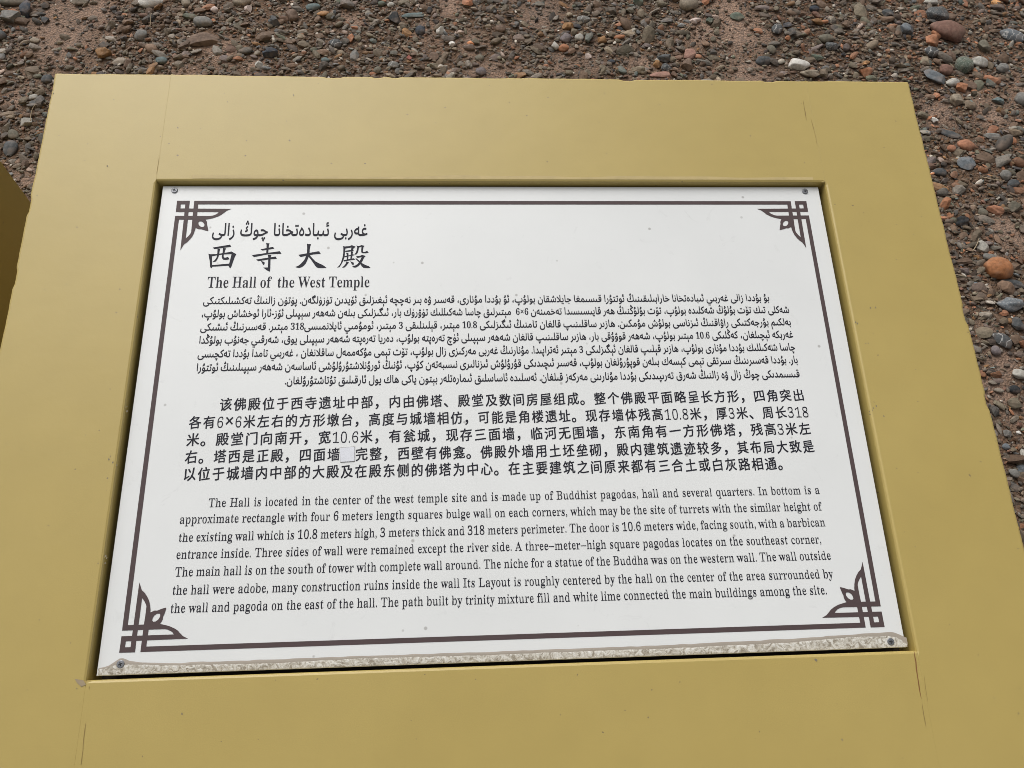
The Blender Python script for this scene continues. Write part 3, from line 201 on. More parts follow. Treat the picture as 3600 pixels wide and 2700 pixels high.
def mat_stone(vein=0.0, speck=0.0, name='pebble_stone'):
    m, nt, b = new_mat(name)
    at = nt.nodes.new('ShaderNodeAttribute'); at.attribute_name = 'tint'
    n = noise(nt, 120, 5, 0.65)
    r = ramp(nt, n.outputs['Fac'], [(0.3, (0.62, 0.62, 0.62)), (0.7, (1.30, 1.30, 1.30))])
    c = mix(nt, 1.0, at.outputs['Color'], r.outputs[0], 'MULTIPLY')
    n3 = noise(nt, 35, 3, 0.6)
    dust = ramp(nt, n3.outputs['Fac'], [(0.45, (0, 0, 0)), (0.75, (0.45, 0.45, 0.45))])
    c = mix(nt, dust.outputs[0], c, (0.27, 0.19, 0.14, 1))
    if vein:
        w = nt.nodes.new('ShaderNodeTexWave'); w.inputs['Scale'].default_value = 13; w.inputs['Distortion'].default_value = 14
        w.inputs['Detail'].default_value = 3; w.inputs['Detail Scale'].default_value = 2
        tc = nt.nodes.new('ShaderNodeTexCoord'); nt.links.new(tc.outputs['Object'], w.inputs['Vector'])
        wr = ramp(nt, w.outputs['Fac'], [(0.90, (0, 0, 0)), (0.985, (vein, vein, vein))])
        c = mix(nt, wr.outputs[0], c, (0.40, 0.39, 0.37, 1))
    if speck:
        n4 = noise(nt, 260, 3, 0.7)
        sr = ramp(nt, n4.outputs['Fac'], [(0.54, (0, 0, 0)), (0.66, (speck, speck, speck))])
        c = mix(nt, sr.outputs[0], c, (0.36, 0.35, 0.33, 1))
    nt.links.new(c, b.inputs['Base Color']); b.inputs['Roughness'].default_value = 0.72
    b.inputs['Specular IOR Level'].default_value = 0.22
    bump(nt, b, n.outputs['Fac'], 0.35, 0.002)
    return m
M_STONE = mat_stone(); M_VEIN = mat_stone(vein=0.9, name='veined_stone'); M_SPECK = mat_stone(speck=0.7, name='speckled_stone')

def mat_soil():
    m, nt, b = new_mat('dusty_red_soil')
    n = noise(nt, 2.2, 4, 0.6)
    at = nt.nodes.new('ShaderNodeAttribute'); at.attribute_name = 'tint'
    r0 = ramp(nt, n.outputs['Fac'], [(0.40, (0.85, 0.85, 0.85)), (0.60, (1.15, 1.12, 1.10))])
    base = mix(nt, 1.0, at.outputs['Color'], r0.outputs[0], 'MULTIPLY')
    n2 = noise(nt, 130, 6, 0.7)
    r2 = ramp(nt, n2.outputs['Fac'], [(0.3, (0.66, 0.66, 0.66)), (0.7, (1.22, 1.22, 1.22))])
    c = mix(nt, 1.0, base, r2.outputs[0], 'MULTIPLY')
    tc = nt.nodes.new('ShaderNodeTexCoord')
    v = nt.nodes.new('ShaderNodeTexVoronoi'); v.inputs['Scale'].default_value = 170
    nt.links.new(tc.outputs['Object'], v.inputs['Vector'])
    vr = ramp(nt, v.outputs['Color'], [(0.55, (0, 0, 0)), (0.68, (0.45, 0.45, 0.45))])
    c = mix(nt, vr.outputs[0], c, (0.115, 0.10, 0.088, 1))
    nt.links.new(c, b.inputs['Base Color']); b.inputs['Roughness'].default_value = 0.95
    b.inputs['Specular IOR Level'].default_value = 0.1
    a = nt.nodes.new('ShaderNodeMath'); a.operation = 'SUBTRACT'
    nt.links.new(n2.outputs['Fac'], a.inputs[0]); nt.links.new(v.outputs['Distance'], a.inputs[1])
    bump(nt, b, a.outputs[0], 0.8, 0.006)
    return m
M_SOIL = mat_soil()

# ------------------------------------------------------------------ ground sheet with gentle relief
_rs = np.random.RandomState(5)
_lat = _rs.rand(64, 64)
def vnoise(x, y, s):
    x = np.asarray(x, float) * s + 100; y = np.asarray(y, float) * s + 100
    xi = np.floor(x).astype(int); yi = np.floor(y).astype(int); fx = x - xi; fy = y - yi
    fx = fx * fx * (3 - 2 * fx); fy = fy * fy * (3 - 2 * fy)
    L = lambda a, b_: _lat[a % 64, b_ % 64]
    return (L(xi, yi) * (1 - fx) + L(xi + 1, yi) * fx) * (1 - fy) + (L(xi, yi + 1) * (1 - fx) + L(xi + 1, yi + 1) * fx) * fy
def gz(x, y):
    return 0.016 * (vnoise(x, y, 3.1) - .5) + 0.008 * (vnoise(x, y, 11) - .5) + 0.004 * (vnoise(x, y, 40) - .5) + 0.0025 * (vnoise(x, y, 90) - .5)
PT_ = np.array(PATCHES)
def bare(x, y):
    d = np.zeros(np.shape(x))
    for a, b2, r in PT_:
        d = np.maximum(d, np.clip(1.25 - np.hypot(x - a, (y - b2) * .8) / r / 1.1, 0, 1))
    n = np.clip((vnoise(x + 3, y, 4.2) * .6 + vnoise(x, y + 7, 12) * .4 - .64) * 5, 0, .7)
    return np.clip(np.maximum(d * (0.75 + .5 * vnoise(x, y, 25)), n), 0, 1)
def axis(lo, hi, st):
    a = list(np.arange(lo, hi, st)); g = st; l, h = lo, hi; L, H = [], []
    while h < 400:
        g *= 1.28; h += g; H.append(h); l -= g; L.append(l)
    return np.array(L[::-1] + a + H)
gx = axis(-2.0, 2.5, 0.012); gy = axis(-0.4, 2.6, 0.012)
X, Y = np.meshgrid(gx, gy)
Z = gz(X, Y)
nx = len(gx); ny = len(gy)
idx = np.arange(nx * ny).reshape(ny, nx)
Q = np.stack([idx[:-1, :-1], idx[:-1, 1:], idx[1:, 1:], idx[1:, :-1]], -1).reshape(-1, 4)
_b = bare(X, Y).reshape(-1)[:, None]
gr = big_mesh('ground', np.stack([X, Y, Z], -1).reshape(-1, 3), Q, M_SOIL, np.array([[.145, .092, .060]]) * (1 - _b) + np.array([[.300, .205, .152]]) * _b, smooth=True)
gr['kind'] = 'structure'

# ------------------------------------------------------------------ the sign
TILT = TAU; HC = 0.74; DEP = 0.009
OX, OY = 0.6000, 0.4730          # half sizes of the yellow block, measured in its sloping face
HXL, HXR, HYT, HYB = -0.4455, 0.4465, 0.3022, -0.3038   # opening
XB = Vector((1, 0, 0)); NB_ = Vector(NB); YB = NB_.cross(XB)
PANEL_M = Matrix((( XB.x, YB.x, NB_.x, 0), (XB.y, YB.y, NB_.y, 0), (XB.z, YB.z, NB_.z, HC), (0, 0, 0, 1)))
BOARD_M = PANEL_M @ Matrix.Translation((0, 0, DEP))

def empty(name, loc, label, cat, group=None):
    o = bpy.data.objects.new(name, None); COL.objects.link(o); o.location = loc; o.empty_display_size = 0.1
    o['label'] = label; o['category'] = cat
    if group: o['group'] = group
    return o

def plank(name, x0, x1, y0, y1, outer, parent, seed):
    """frame board in sloping-face coordinates. outer = set of sides ('L','R','T','B') that are free, slightly
    wobbly, chipped edges; inner opening edges get a small round-over, butted edges stay square."""
    rnd = np.random.RandomState(seed)
    TH = 0.045
    n_x = max(2, int((x1 - x0) / 0.006)); n_y = max(2, int((y1 - y0) / 0.006))
    pts = []
    def side(a, b, n, key):
        for i in range(n):
            t = i / n; pts.append((a[0] + (b[0] - a[0]) * t, a[1] + (b[1] - a[1]) * t, key, i == 0))
    side((x0, y0), (x1, y0), n_x, 'B'); side((x1, y0), (x1, y1), n_y, 'R')
    side((x1, y1), (x0, y1), n_x, 'T'); side((x0, y1), (x0, y0), n_y, 'L')
    nrm = {'B': (0, -1), 'R': (1, 0), 'T': (0, 1), 'L': (-1, 0)}
    N = len(pts); wob = rnd.rand(N)
    ring = []
    k = 0.0; chip = 0
    for i, (x, y, s, corner) in enumerate(pts):
        kx, ky = nrm[s]
        o_ = outer.get(s, None)
        prev = pts[i - 1][2]
        w = 0.0
        if o_ == 'free':
            k = 0.8 * k + 0.2 * (wob[i] - .5) * 2
            w = 0.0016 * k + 0.0012 * (vnoise(x * 8 + seed, y * 8, 2.3) - .5)
            if rnd.rand() < 0.018: chip = rnd.randint(2, 5)
            if chip > 0: w -= 0.0018; chip -= 1
        x_ = x + kx * w; y_ = y + ky * w
        ring.append((x_, y_, s, corner))
    verts = []; faces = []
    def rad(s, y=0.0):
        k_ = outer.get(s, 'butt')
        if k_ == 'hole' and s in 'LR' and not (HYB - .001 < y < HYT + .001): return 0.00012
        return {'free': 0.0030, 'hole': 0.0028, 'butt': 0.00012}[k_]
    def inset(i, d_frac):
        x, y, s, corner = ring[i]
        y_0 = y
        r = rad(s, y_0) * d_frac; kx, ky = nrm[s]; x -= kx * r; y -= ky * r
        if corner:
            p = ring[i - 1][2]; r2 = rad(p, y_0) * d_frac; kx, ky = nrm[p]; x -= kx * r2; y -= ky * r2
        return x, y
    levels = [(0.0, -TH), (0.0, -0.0030), (0.29, -0.0009), (1.0, 0.0)]
    for fr, z in levels:
        for i in range(N):
            x, y = inset(i, fr)
            verts.append((x, y, z if (rad(ring[i][2], ring[i][1]) > .001 or z in (-TH, 0.0)) else z * .05))
    for l in range(3):
        for i in range(N):
            a = l * N + i; b_ = l * N + (i + 1) % N
            faces.append((a, b_, b_ + N, a + N))
    faces.append(tuple(3 * N + i for i in range(N)))
    faces.append(tuple(N - 1 - i for i in range(N)))
    o = mesh_obj(name, verts, faces, M_YEL, parent)
    o.matrix_world = BOARD_M
    return o

def block_body(parent, hx, y0, y1, mat, cx=0.0):
    """solid body under the boards: vertical walls down to the ground, sloping top"""
    inset = 0.003
    P = []
    hx -= inset; yy0 = y0 + inset; yy1 = y1 - inset
    top = [BOARD_M @ Vector((sx * hx, yy, -0.045)) for sx, yy in ((-1, yy0), (1, yy0), (1, yy1), (-1, yy1))]
    V = [(v.x, v.y, v.z) for v in top] + [(v.x, v.y, -0.05) for v in top]
    F = [(0, 1, 2, 3), (0, 4, 5, 1), (1, 5, 6, 2), (2, 6, 7, 3), (3, 7, 4, 0), (7, 6, 5, 4)]
    return mesh_obj('body', V, F, mat, parent)

def make_stand(label, seed, panel=True):
    root = empty('information_sign', (0, 0, 0), label, 'sign', 'sloping yellow information signs')
    body = block_body(root, OX, -OY, OY, M_YEL)
    plank('side_board', -OX, HXL, -OY, OY, {'L': 'free', 'T': 'free', 'B': 'free', 'R': 'hole'}, root, seed + 1)
    plank('side_board', HXR, OX, -OY, OY, {'R': 'free', 'T': 'free', 'B': 'free', 'L': 'hole'}, root, seed + 2)
    plank('cross_board', HXL, HXR, HYT, OY, {'T': 'free', 'B': 'hole'}, root, seed + 3)
    plank('cross_board', HXL, HXR, -OY, HYB, {'B': 'free', 'T': 'hole'}, root, seed + 4)
    e = 0.0015
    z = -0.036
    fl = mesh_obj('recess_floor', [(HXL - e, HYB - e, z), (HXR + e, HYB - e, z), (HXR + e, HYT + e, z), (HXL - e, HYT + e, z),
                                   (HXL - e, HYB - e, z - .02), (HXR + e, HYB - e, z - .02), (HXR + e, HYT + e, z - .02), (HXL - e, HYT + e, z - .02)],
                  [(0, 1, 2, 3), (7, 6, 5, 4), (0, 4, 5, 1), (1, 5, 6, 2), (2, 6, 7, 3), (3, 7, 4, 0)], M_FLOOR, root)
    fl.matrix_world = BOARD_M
    return root

sign = make_stand('yellow painted sloping sign block with a white panel of Uyghur, Chinese and English text', 10)

# white panel ------------------------------------------------
PW, PH, PT = 0.4400, 0.3000, 0.004
b_ = 0.0005
V = []; 
for (ix, z) in ((0, -PT), (0, -b_), (b_, 0)):
    V += [(-PW + ix, -PH + ix, z), (PW - ix, -PH + ix, z), (PW - ix, PH - ix, z), (-PW + ix, PH - ix, z)]
F = [(3, 2, 1, 0)] + [(l * 4 + i, l * 4 + (i + 1) % 4, l * 4 + 4 + (i + 1) % 4, l * 4 + 4 + i) for l in range(2) for i in range(4)] + [(8, 9, 10, 11)]
panel = mesh_obj('sign_panel', V, F, M_PANEL, sign)
panel.data.materials.append(M_EDGE)
for p in list(panel.data.polygons)[1:5]: p.material_index = 1
panel.matrix_world = PANEL_M

LAYER = 0.00025
def flat_part(name, polys2d, mat, parent=panel, z=LAYER, world=None, holes=()):
    """nonzero-winding fill of many contours"""
    V, F = fill(list(polys2d), holes)
    o = mesh_obj(name, [(x, y, z) for x, y in V], F, mat, parent)
    if world is not None: o.matrix_world = world
    return o

def fill(contours, holes=()):
    """triangulate the union (nonzero winding) of closed contours; holes are cut out"""
    pts = []; edges = []
    cs = [np.array(c, float) for c in contours] + [np.array(h, float) for h in holes]
    nsol = len(contours)
    for c in cs:
        s = len(pts); n = len(c)
        pts += [Vector((float(x), float(y))) for x, y in c]
        edges += [(s + i, s + (i + 1) % n) for i in range(n)]
    r = delaunay_2d_cdt(pts, edges, [], 0, 1e-7)
    V = np.array([[v.x, v.y] for v in r[0]]); T = np.array([f for f in r[2] if len(f) == 3], int)
    if len(T) == 0: return [], []
    ce = V[T].mean(1)
    def wind(c):
        a = c; b2 = np.roll(c, -1, 0); w = np.zeros(len(ce))
        px = ce[:, 0][:, None]; py = ce[:, 1][:, None]
        x0, y0, x1, y1 = a[:, 0], a[:, 1], b2[:, 0], b2[:, 1]
        up = (y0 <= py) & (y1 > py); dn = (y0 > py) & (y1 <= py)
        cr = (x1 - x0) * (py - y0) - (px - x0) * (y1 - y0)
        return (up & (cr > 0)).sum(1) - (dn & (cr < 0)).sum(1)
    w = np.zeros(len(ce))
    if holes or getattr(fill, 'union', False):
        w = np.zeros(len(ce), bool)
        for c in cs[:nsol]: w |= wind(c) != 0
        for c in cs[nsol:]: w &= wind(c) == 0
        keep = w
    else:
        for c in cs: w = w + wind(c)
        keep = w != 0
    T = T[keep]
    ar = (V[T[:, 1], 0] - V[T[:, 0], 0]) * (V[T[:, 2], 1] - V[T[:, 0], 1]) - (V[T[:, 2], 0] - V[T[:, 0], 0]) * (V[T[:, 1], 1] - V[T[:, 0], 1])
    T = T[np.abs(ar) > 1e-12]
    ar = ar[np.abs(ar) > 1e-12]
    T[ar < 0] = T[ar < 0][:, ::-1]
    return [tuple(v) for v in V], [tuple(int(i) for i in t) for t in T]

# border: four bars and four corner ornaments -------------------------------
BX, BY = 0.4195, 0.2775; BW = 0.00535
fill.union = True
def quad(x0, y0, x1, y1): return [(x0, y0), (x1, y0), (x1, y1), (x0, y1)]
sx0 = BX - 0.0222; sy0 = BY - 0.0245
for q in (quad(-sx0, BY - BW, sx0, BY), quad(-sx0, -BY, sx0, -BY + BW), quad(-BX - 0.0 , -sy0, -BX + BW, sy0), quad(BX - BW, -sy0, BX, sy0)):
    flat_part('border_bar', [q], M_BROWN)
for sx in (1, -1):
    for sy in (1, -1):
        tr = lambda c: [((-BX + x) * sx, (BY + y) * sy) for x, y in c]
        # clean lattice: two frets drawn from the measured strokes
        flat_part('corner_ornament', [tr(c) for c in ORN] + [tr(ORNT)], M_BROWN, z=LAYER + 0.0001, holes=[tr(ORNH)])
fill.union = False

# ------------------------------------------------------------------ lettering: glyph outlines come from the built-in text object
_tc = bpy.data.curves.new('glyph_source', 'FONT'); _tc.size = 1.0; _tc.resolution_u = 3
_to = bpy.data.objects.new('glyph_source', _tc); COL.objects.link(_to)
def _flatten(cu):
    out = []
    for sp in cu.splines:
        P = []
        if sp.type == 'BEZIER':
            bp = sp.bezier_points; n = len(bp)
            for i in range(n):
                a, b2 = bp[i], bp[(i + 1) % n]
                p0, p1, p2, p3 = (np.array(v[:2]) for v in (a.co, a.handle_right, b2.handle_left, b2.co))
                d = np.linalg.norm(p3 - p0)
                straight = abs(np.cross(p1 - p0, p3 - p0)) + abs(np.cross(p2 - p0, p3 - p0)) < 1e-5
                k = 1 if straight else 3
                for j in range(k):
                    t = j / k
                    P.append((1 - t) ** 3 * p0 + 3 * (1 - t) ** 2 * t * p1 + 3 * (1 - t) * t * t * p2 + t ** 3 * p3)
        else:
            P = [np.array(p.co[:2]) for p in sp.points]
        Q = [P[0]] if P else []
        for p in P[1:]:
            if np.linalg.norm(p - Q[-1]) > 1e-4: Q.append(p)
        if len(Q) > 2 and np.linalg.norm(Q[0] - Q[-1]) < 1e-4: Q.pop()
        if len(Q) > 2: out.append(np.array(Q))
    return out
def _eval(s):
    _tc.body = s; bpy.context.view_layer.update()
    dg = bpy.context.evaluated_depsgraph_get()
    ob = _to.evaluated_get(dg)
    cu = ob.to_curve(dg, apply_modifiers=False)
    r = _flatten(cu); ob.to_curve_clear(); return r
_bar = _eval('|')[-1][:, 0].min()
_G = {}
def glyph(ch):
    if ch not in _G:
        r = _eval(ch + '|')
        _G[ch] = (r[:-1], float(r[-1][:, 0].min() - _bar))
    return _G[ch]

def normals(c):
    d = np.roll(c, -1, 0) - np.roll(c, 1, 0)
    n = np.stack([d[:, 1], -d[:, 0]], 1); l = np.linalg.norm(n, axis=1, keepdims=True); l[l == 0] = 1
    return n / l
def area(c): return 0.5 * np.sum(c[:, 0] * np.roll(c[:, 1], -1) - np.roll(c[:, 0], -1) * c[:, 1])
def outward(cs):
    """sign that makes 'normals' point out of the ink"""
    tot = sum(area(c) for c in cs)
    return 1.0 if tot > 0 else -1.0
def embolden(cs, ax, ay):
    if not cs: return cs
    s = outward(cs); return [c + normals(c) * s * np.array([ax, ay]) for c in cs]
def thin_serif(cs, target, keep=0.055):
    """turn a bold serif glyph into a book weight: narrow only the thick stems, sideways"""
    if not cs: return cs
    s = outward(cs); segs = np.concatenate([np.stack([c, np.roll(c, -1, 0)], 1) for c in cs])
    out = []
    for c in cs:
        n = normals(c) * s; q = c.copy()
        for i, (p, m) in enumerate(zip(c, n)):
            if abs(m[0]) < 0.25: continue
            dx = -math.copysign(1, m[0]); best = 9
            for oy in (-0.004, 0.004):
                y = p[1] + oy
                y0 = segs[:, 0, 1]; y1 = segs[:, 1, 1]
                hit = (y0 <= y) != (y1 <= y)
                if not hit.any(): continue
                sg = segs[hit]; xs = sg[:, 0, 0] + (y - sg[:, 0, 1]) / (sg[:, 1, 1] - sg[:, 0, 1]) * (sg[:, 1, 0] - sg[:, 0, 0])
                d = (xs - p[0]) * dx; d = d[d > 0.006]
                if len(d): best = min(best, d.min())
            if best > 5: continue
            if best > keep:
                t = keep + (best - keep) * (target - keep) / (0.15 - keep) if best < 0.15 else target + 0.0
                if best >= 0.22: t = best - (0.15 - target)
                q[i, 0] += dx * (best - t) / 2
        out.append(q)
    return out

def bold(s):
    o = ''
    for c in s:
        if 'A' <= c <= 'Z': o += chr(0x1D400 + ord(c) - 65)
        elif 'a' <= c <= 'z': o += chr(0x1D41A + ord(c) - 97)
        elif '0' <= c <= '9': o += chr(0x1D7CE + ord(c) - 48)
        else: o += c
    return o

_fc = {}
def styled(ch, style):
    """contours and advance of one character in a lettering style, em = 1"""
    k = (ch, style)
    if k in _fc: return _fc[k]
    if style in ('book', 'title', 'arnum', 'cjnum'):
        if ch == '—':
            r = ([np.array([(0.02, .225), (0.54, .225), (0.54, .285), (0.02, .285)])], 0.56)
        elif ch == ' ': r = ([], 0.25)
        elif ch == '×':
            cs, adv = glyph('×'); r = (cs, adv)
        else:
            cs, adv = glyph(bold(ch))
            if style == 'book': cs = embolden(thin_serif(cs, 0.096), 0.0, 0.010)
            elif style == 'cjnum': cs = embolden(thin_serif(cs, 0.075, 0.045), 0.0, 0.006)
            elif style == 'title': cs = thin_serif(cs, 0.125)
            r = (cs, adv)
    elif style == 'arab':
        cs, adv = glyph(ch); r = (embolden(cs, 0.010, 0.020), adv)
        if ch == ' ': r = ([], 0.26)
    elif style == 'arabtitle':
        cs, adv = glyph(ch); r = (embolden(cs, 0.008, 0.018), adv)
        if ch == ' ': r = ([], 0.30)
    elif style == 'kai':
        cs, adv = glyph(ch)
        cs = embolden(cs, 0.020, 0.012)
        if ch not in '，。、':
            cs = [np.stack([(c[:, 0] - .5) * .90 + .5 - 0.03 * (c[:, 1] - .35), (c[:, 1] - .35) * .90 + .35 + 0.095 * (c[:, 0] - .5)], 1) for c in cs]
        r = (cs, 1.0)
    V, F = fill(r[0]) if r[0] else ([], [])
    xs = [v[0] for v in V] or [0]
    _fc[k] = (np.array(V).reshape(-1, 2), F, r[1], min(xs), max(xs))
    return _fc[k]

def set_line(name, items, p0, p1, size, fit='spaces', kx=1.0, stretch=1.0):
    """items: list of (char, style, scale). The ink runs from p0 to p1 (panel coordinates of the baseline ends)."""
    p0 = np.array(p0); p1 = np.array(p1); L = np.linalg.norm(p1 - p0); d = (p1 - p0) / L; nrm = np.array([-d[1], d[0]])
    pos = []; x = 0.0
    nsp = sum(1 for i in items if i[0] == ' ')
    for ch, st, sc in items:
        g = styled(ch, st)
        pos.append((x, g, sc)); x += g[2] * sc * kx
        pos[-1] = (pos[-1][0], g, sc, ch)
    first = next(p for p in pos if len(p[1][0])); last = [p for p in pos if len(p[1][0])][-1]
    a = first[0] + first[1][3] * first[2] * kx; b2 = last[0] + last[1][4] * last[2] * kx
    if fit == 'spaces':
        ls = L / size; extra = (ls - (b2 - a)) / max(1, nsp); scx = size
    else:
        extra = 0.0; scx = L / (b2 - a)
    V = []; F = []; sh = 0.0
    for x0, g, sc, ch in pos:
        if len(g[0]):
            q = g[0] * sc; xx = (x0 + q[:, 0] * kx + sh - a) * scx; yy = q[:, 1] * size
            w = p0[None] + xx[:, None] * d + yy[:, None] * nrm
            base = len(V); V += [(float(u), float(v), LAYER) for u, v in w]; F += [tuple(base + i for i in f) for f in g[1]]
        if ch == ' ': sh += extra
    return mesh_obj(name, V, F, M_INK, panel), extra

# Uyghur: contextual forms (isolated, final, initial, medial) and visual order
JO = {'ا': 'FE8D FE8E', 'ە': 'FEE9 FEEA', 'ب': 'FE8F FE90 FE91 FE92', 'پ': 'FB56 FB57 FB58 FB59', 'ت': 'FE95 FE96 FE97 FE98',
      'ج': 'FE9D FE9E FE9F FEA0', 'چ': 'FB7A FB7B FB7C FB7D', 'خ': 'FEA5 FEA6 FEA7 FEA8', 'د': 'FEA9 FEAA', 'ر': 'FEAD FEAE',
      'ز': 'FEAF FEB0', 'س': 'FEB1 FEB2 FEB3 FEB4', 'ش': 'FEB5 FEB6 FEB7 FEB8', 'غ': 'FECD FECE FECF FED0', 'ق': 'FED5 FED6 FED7 FED8',
      'ك': 'FED9 FEDA FEDB FEDC', 'گ': 'FB92 FB93 FB94 FB95', 'ڭ': 'FBD3 FBD4 FBD5 FBD6', 'ل': 'FEDD FEDE FEDF FEE0',
      'م': 'FEE1 FEE2 FEE3 FEE4', 'ن': 'FEE5 FEE6 FEE7 FEE8', 'ھ': 'FBAA FBAB FBAC FBAD', 'و': 'FEED FEEE', 'ۇ': 'FBD7 FBD8',
      'ۆ': 'FBD9 FBDA', 'ۈ': 'FBDB FBDC', 'ۋ': 'FBDE FBDF', 'ې': 'FBE4 FBE5 FBE6 FBE7', 'ى': 'FEEF FEF0 FBE8 FBE9',
      'ي': 'FEF1 FEF2 FEF3 FEF4', 'ئ': 'FE89 FE8A FE8B FE8C', 'ﻻ': 'FEFB FEFC'}
JO = {k: [chr(int(h, 16)) for h in v.split()] for k, v in JO.items()}
def shape(s, style, num):
    s = s.replace('لا', 'ﻻ'); out = []
    for i, c in enumerate(s):
        if c not in JO: out.append((c, style, 1.0)); continue
        f = JO[c]
        pj = i > 0 and s[i - 1] in JO and len(JO[s[i - 1]]) == 4
        nj = len(f) == 4 and i + 1 < len(s) and s[i + 1] in JO
        out.append((f[3] if pj and nj else f[1] if pj else f[2] if nj else f[0], style, 1.0))
    out = out[::-1]
    # numbers keep their left-to-right order
    res = []; i = 0
    isn = lambda k: out[k][0] in '0123456789×' or (out[k][0] == '.' and 0 < k < len(out) - 1 and out[k - 1][0].isdigit() and out[k + 1][0].isdigit())
    while i < len(out):
        if isn(i):
            j = i
            while j < len(out) and isn(j): j += 1
            res += [(c, num, 0.92) for c, _, _ in out[i:j][::-1]]; i = j
        else: res.append(out[i]); i += 1
    return res

UY = ['بۇ بۇددا زالى غەربىي ئىبادەتخانا خارابىلىقىنىڭ ئوتتۇرا قىسىمغا جايلاشقان بولۇپ، ئۇ بۇددا مۇنارى، قەسىر ۋە بىر نەچچە ئېغىزلىق ئۆيدىن تۈزۈلگەن. پۈتۈن زالنىڭ تەكشىلىكتىكى',
      'شەكلى تىك تۆت بۇلۇڭ شەكلىدە بولۇپ، تۆت بۇلۇڭنىڭ ھەر قايىسىسىدا تەخمىنەن 6×6  مېتىرلىق چاسا شەكىللىك تۈۋرۈك بار، ئىگىزلىكى بىلەن شەھەر سېپىلى ئۆز-ئارا ئوخشاش بولۇپ،',
      'بەلكىم بۇرجەكتىكى راۋاقنىڭ ئىزناسى بولۇش مۇمكىن. ھازىر ساقلىنىپ قالغان تامنىڭ ئىگىزلىكى 10.8 مېتىر، قېلىنلىقى 3 مېتىر، ئومۇمىي ئايلانمىسى318 مېتىر. قەسىرنىڭ ئىشىكى',
      'غەربكە ئېچىلغان، كەڭلىكى 10.6 مېتىر بولۇپ، شەھەر قوۋۇقى بار، ھازىر ساقلىنىپ قالغان شەھەر سېپىلى ئۈچ تەرەپتە بولۇپ، دەريا تەرەپتە شەھەر سېپىلى يوق، شەرقىي جەنۇب بولۇڭدا',
      'چاسا شەكىللىك بۇددا مۇنارى بولۇپ، ھازىر قېلىپ قالغان ئېگىزلىكى 3 مېتىر ئەتراپىدا. مۇنارنىڭ غەربى مەركىزى زال بولۇپ، تۆت تېمى مۇكەممەل ساقلانغان ، غەربىي تامدا بۇددا تەكچىسى',
      'بار. بۇددا قەسىرىنىڭ سىرتقى تېمى كېسەك بىلەن قوپۇرۇلغان بولۇپ، قەسىر ئىچىدىكى قۇرۇلۇش ئىزنالىرى نىسبەتەن كۆپ، ئۇنىڭ ئورۇنلاشتۇرۇلۇشى ئاساسەن شەھەر سېپىلىنىڭ ئوتتۇرا',
      'قىسىمدىكى چوڭ زال ۋە زالنىڭ شەرق تەرىپىدىكى بۇددا مۇنارىنى مەركەز قىلغان. ئەسلىدە ئاساسلىق ئىمارەتلەر بېتون ياكى ھاك يول ئارقىلىق تۇتاشتۇرۇلغان.']
ZH = ['该佛殿位于西寺遗址中部，内由佛塔、殿堂及数间房屋组成。整个佛殿平面略呈长方形，四角突出',
      '各有6×6米左右的方形墩台，高度与城墙相仿，可能是角楼遗址。现存墙体残高10.8米，厚3米、周长318',
      '米。殿堂门向南开，宽10.6米，有瓮城，现存三面墙，临河无围墙，东南角有一方形佛塔，残高3米左',
      '右。塔西是正殿，四面墙□完整，西壁有佛龛。佛殿外墙用土坯垒砌，殿内建筑遗迹较多，其布局大致是',
      '以位于城墙内中部的大殿及在殿东侧的佛塔为中心。在主要建筑之间原来都有三合土或白灰路相通。']
ENL = ['The Hall is located in the center of the west temple site and is made up of Buddhist pagodas, hall and several quarters. In bottom is a',
       'approximate rectangle with four 6 meters length squares bulge wall on each corners, which may be the site of turrets with the similar height of',
       'the existing wall which is 10.8 meters high, 3 meters thick and 318 meters perimeter. The door is 10.6 meters wide, facing south, with a barbican',
       'entrance inside. Three sides of wall were remained except the river side. A three—meter—high square pagodas locates on the southeast corner,',
       'The main hall is on the south of tower with complete wall around. The niche for a statue of the Buddha was on the western wall. The wall outside',
       'the hall were adobe, many construction ruins inside the wall Its Layout is roughly centered by the hall on the center of the area surrounded by',
       'the wall and pagoda on the east of the hall. The path built by trinity mixture fill and white lime connected the main buildings among the site.']

ua = shape('غەربى ئىبادەتخانا چوڭ زالى', 'arabtitle', 'title')
set_line('title_line', ua, TA[:2], TA[2:], 0.0262, fit='scale')
for ch in KAI:
    fill.union = True
    flat_part('title_character', ch, M_INK)
    fill.union = False
te = [(c, 'title', 1.0) for c in 'The Hall of  the West Temple']
set_line('title_line', te, TE[:2], TE[2:], 0.0222, fit='scale')
for s, q in zip(UY, AR):
    it = shape(s, 'arab', 'arnum')
    set_line('text_line', it, q[:2], q[2:], 0.0140, fit='scale')
for s, q in zip(ZH, CJ):
    it = [(c, 'cjnum', 1.0) if c in '0123456789.' else (c, 'cjnum', 1.25) if c == '×' else (c, 'kai', 1.0) if c != '□' else ('blank', 'kai', 1.0) for c in s]
    it = [(('\u3000', 'kai', 1.0) if c == 'blank' else (c, st, k)) for c, st, k in it]
    q = list(q); up = 0.0012
    set_line('text_line', it, (q[0], q[1] + up), (q[2], q[3] + up), 0.0186, fit='scale')
exs = []
for i, (s, q) in enumerate(zip(ENL, EN)):
    it = [(c, 'book', 1.0) for c in s]
    o, ex = set_line('text_line', it, q[:2], q[2:], 0.0145, fit='spaces', kx=0.832); exs.append(round(ex, 3))
print('space stretch', exs)
bpy.data.objects.remove(_to)

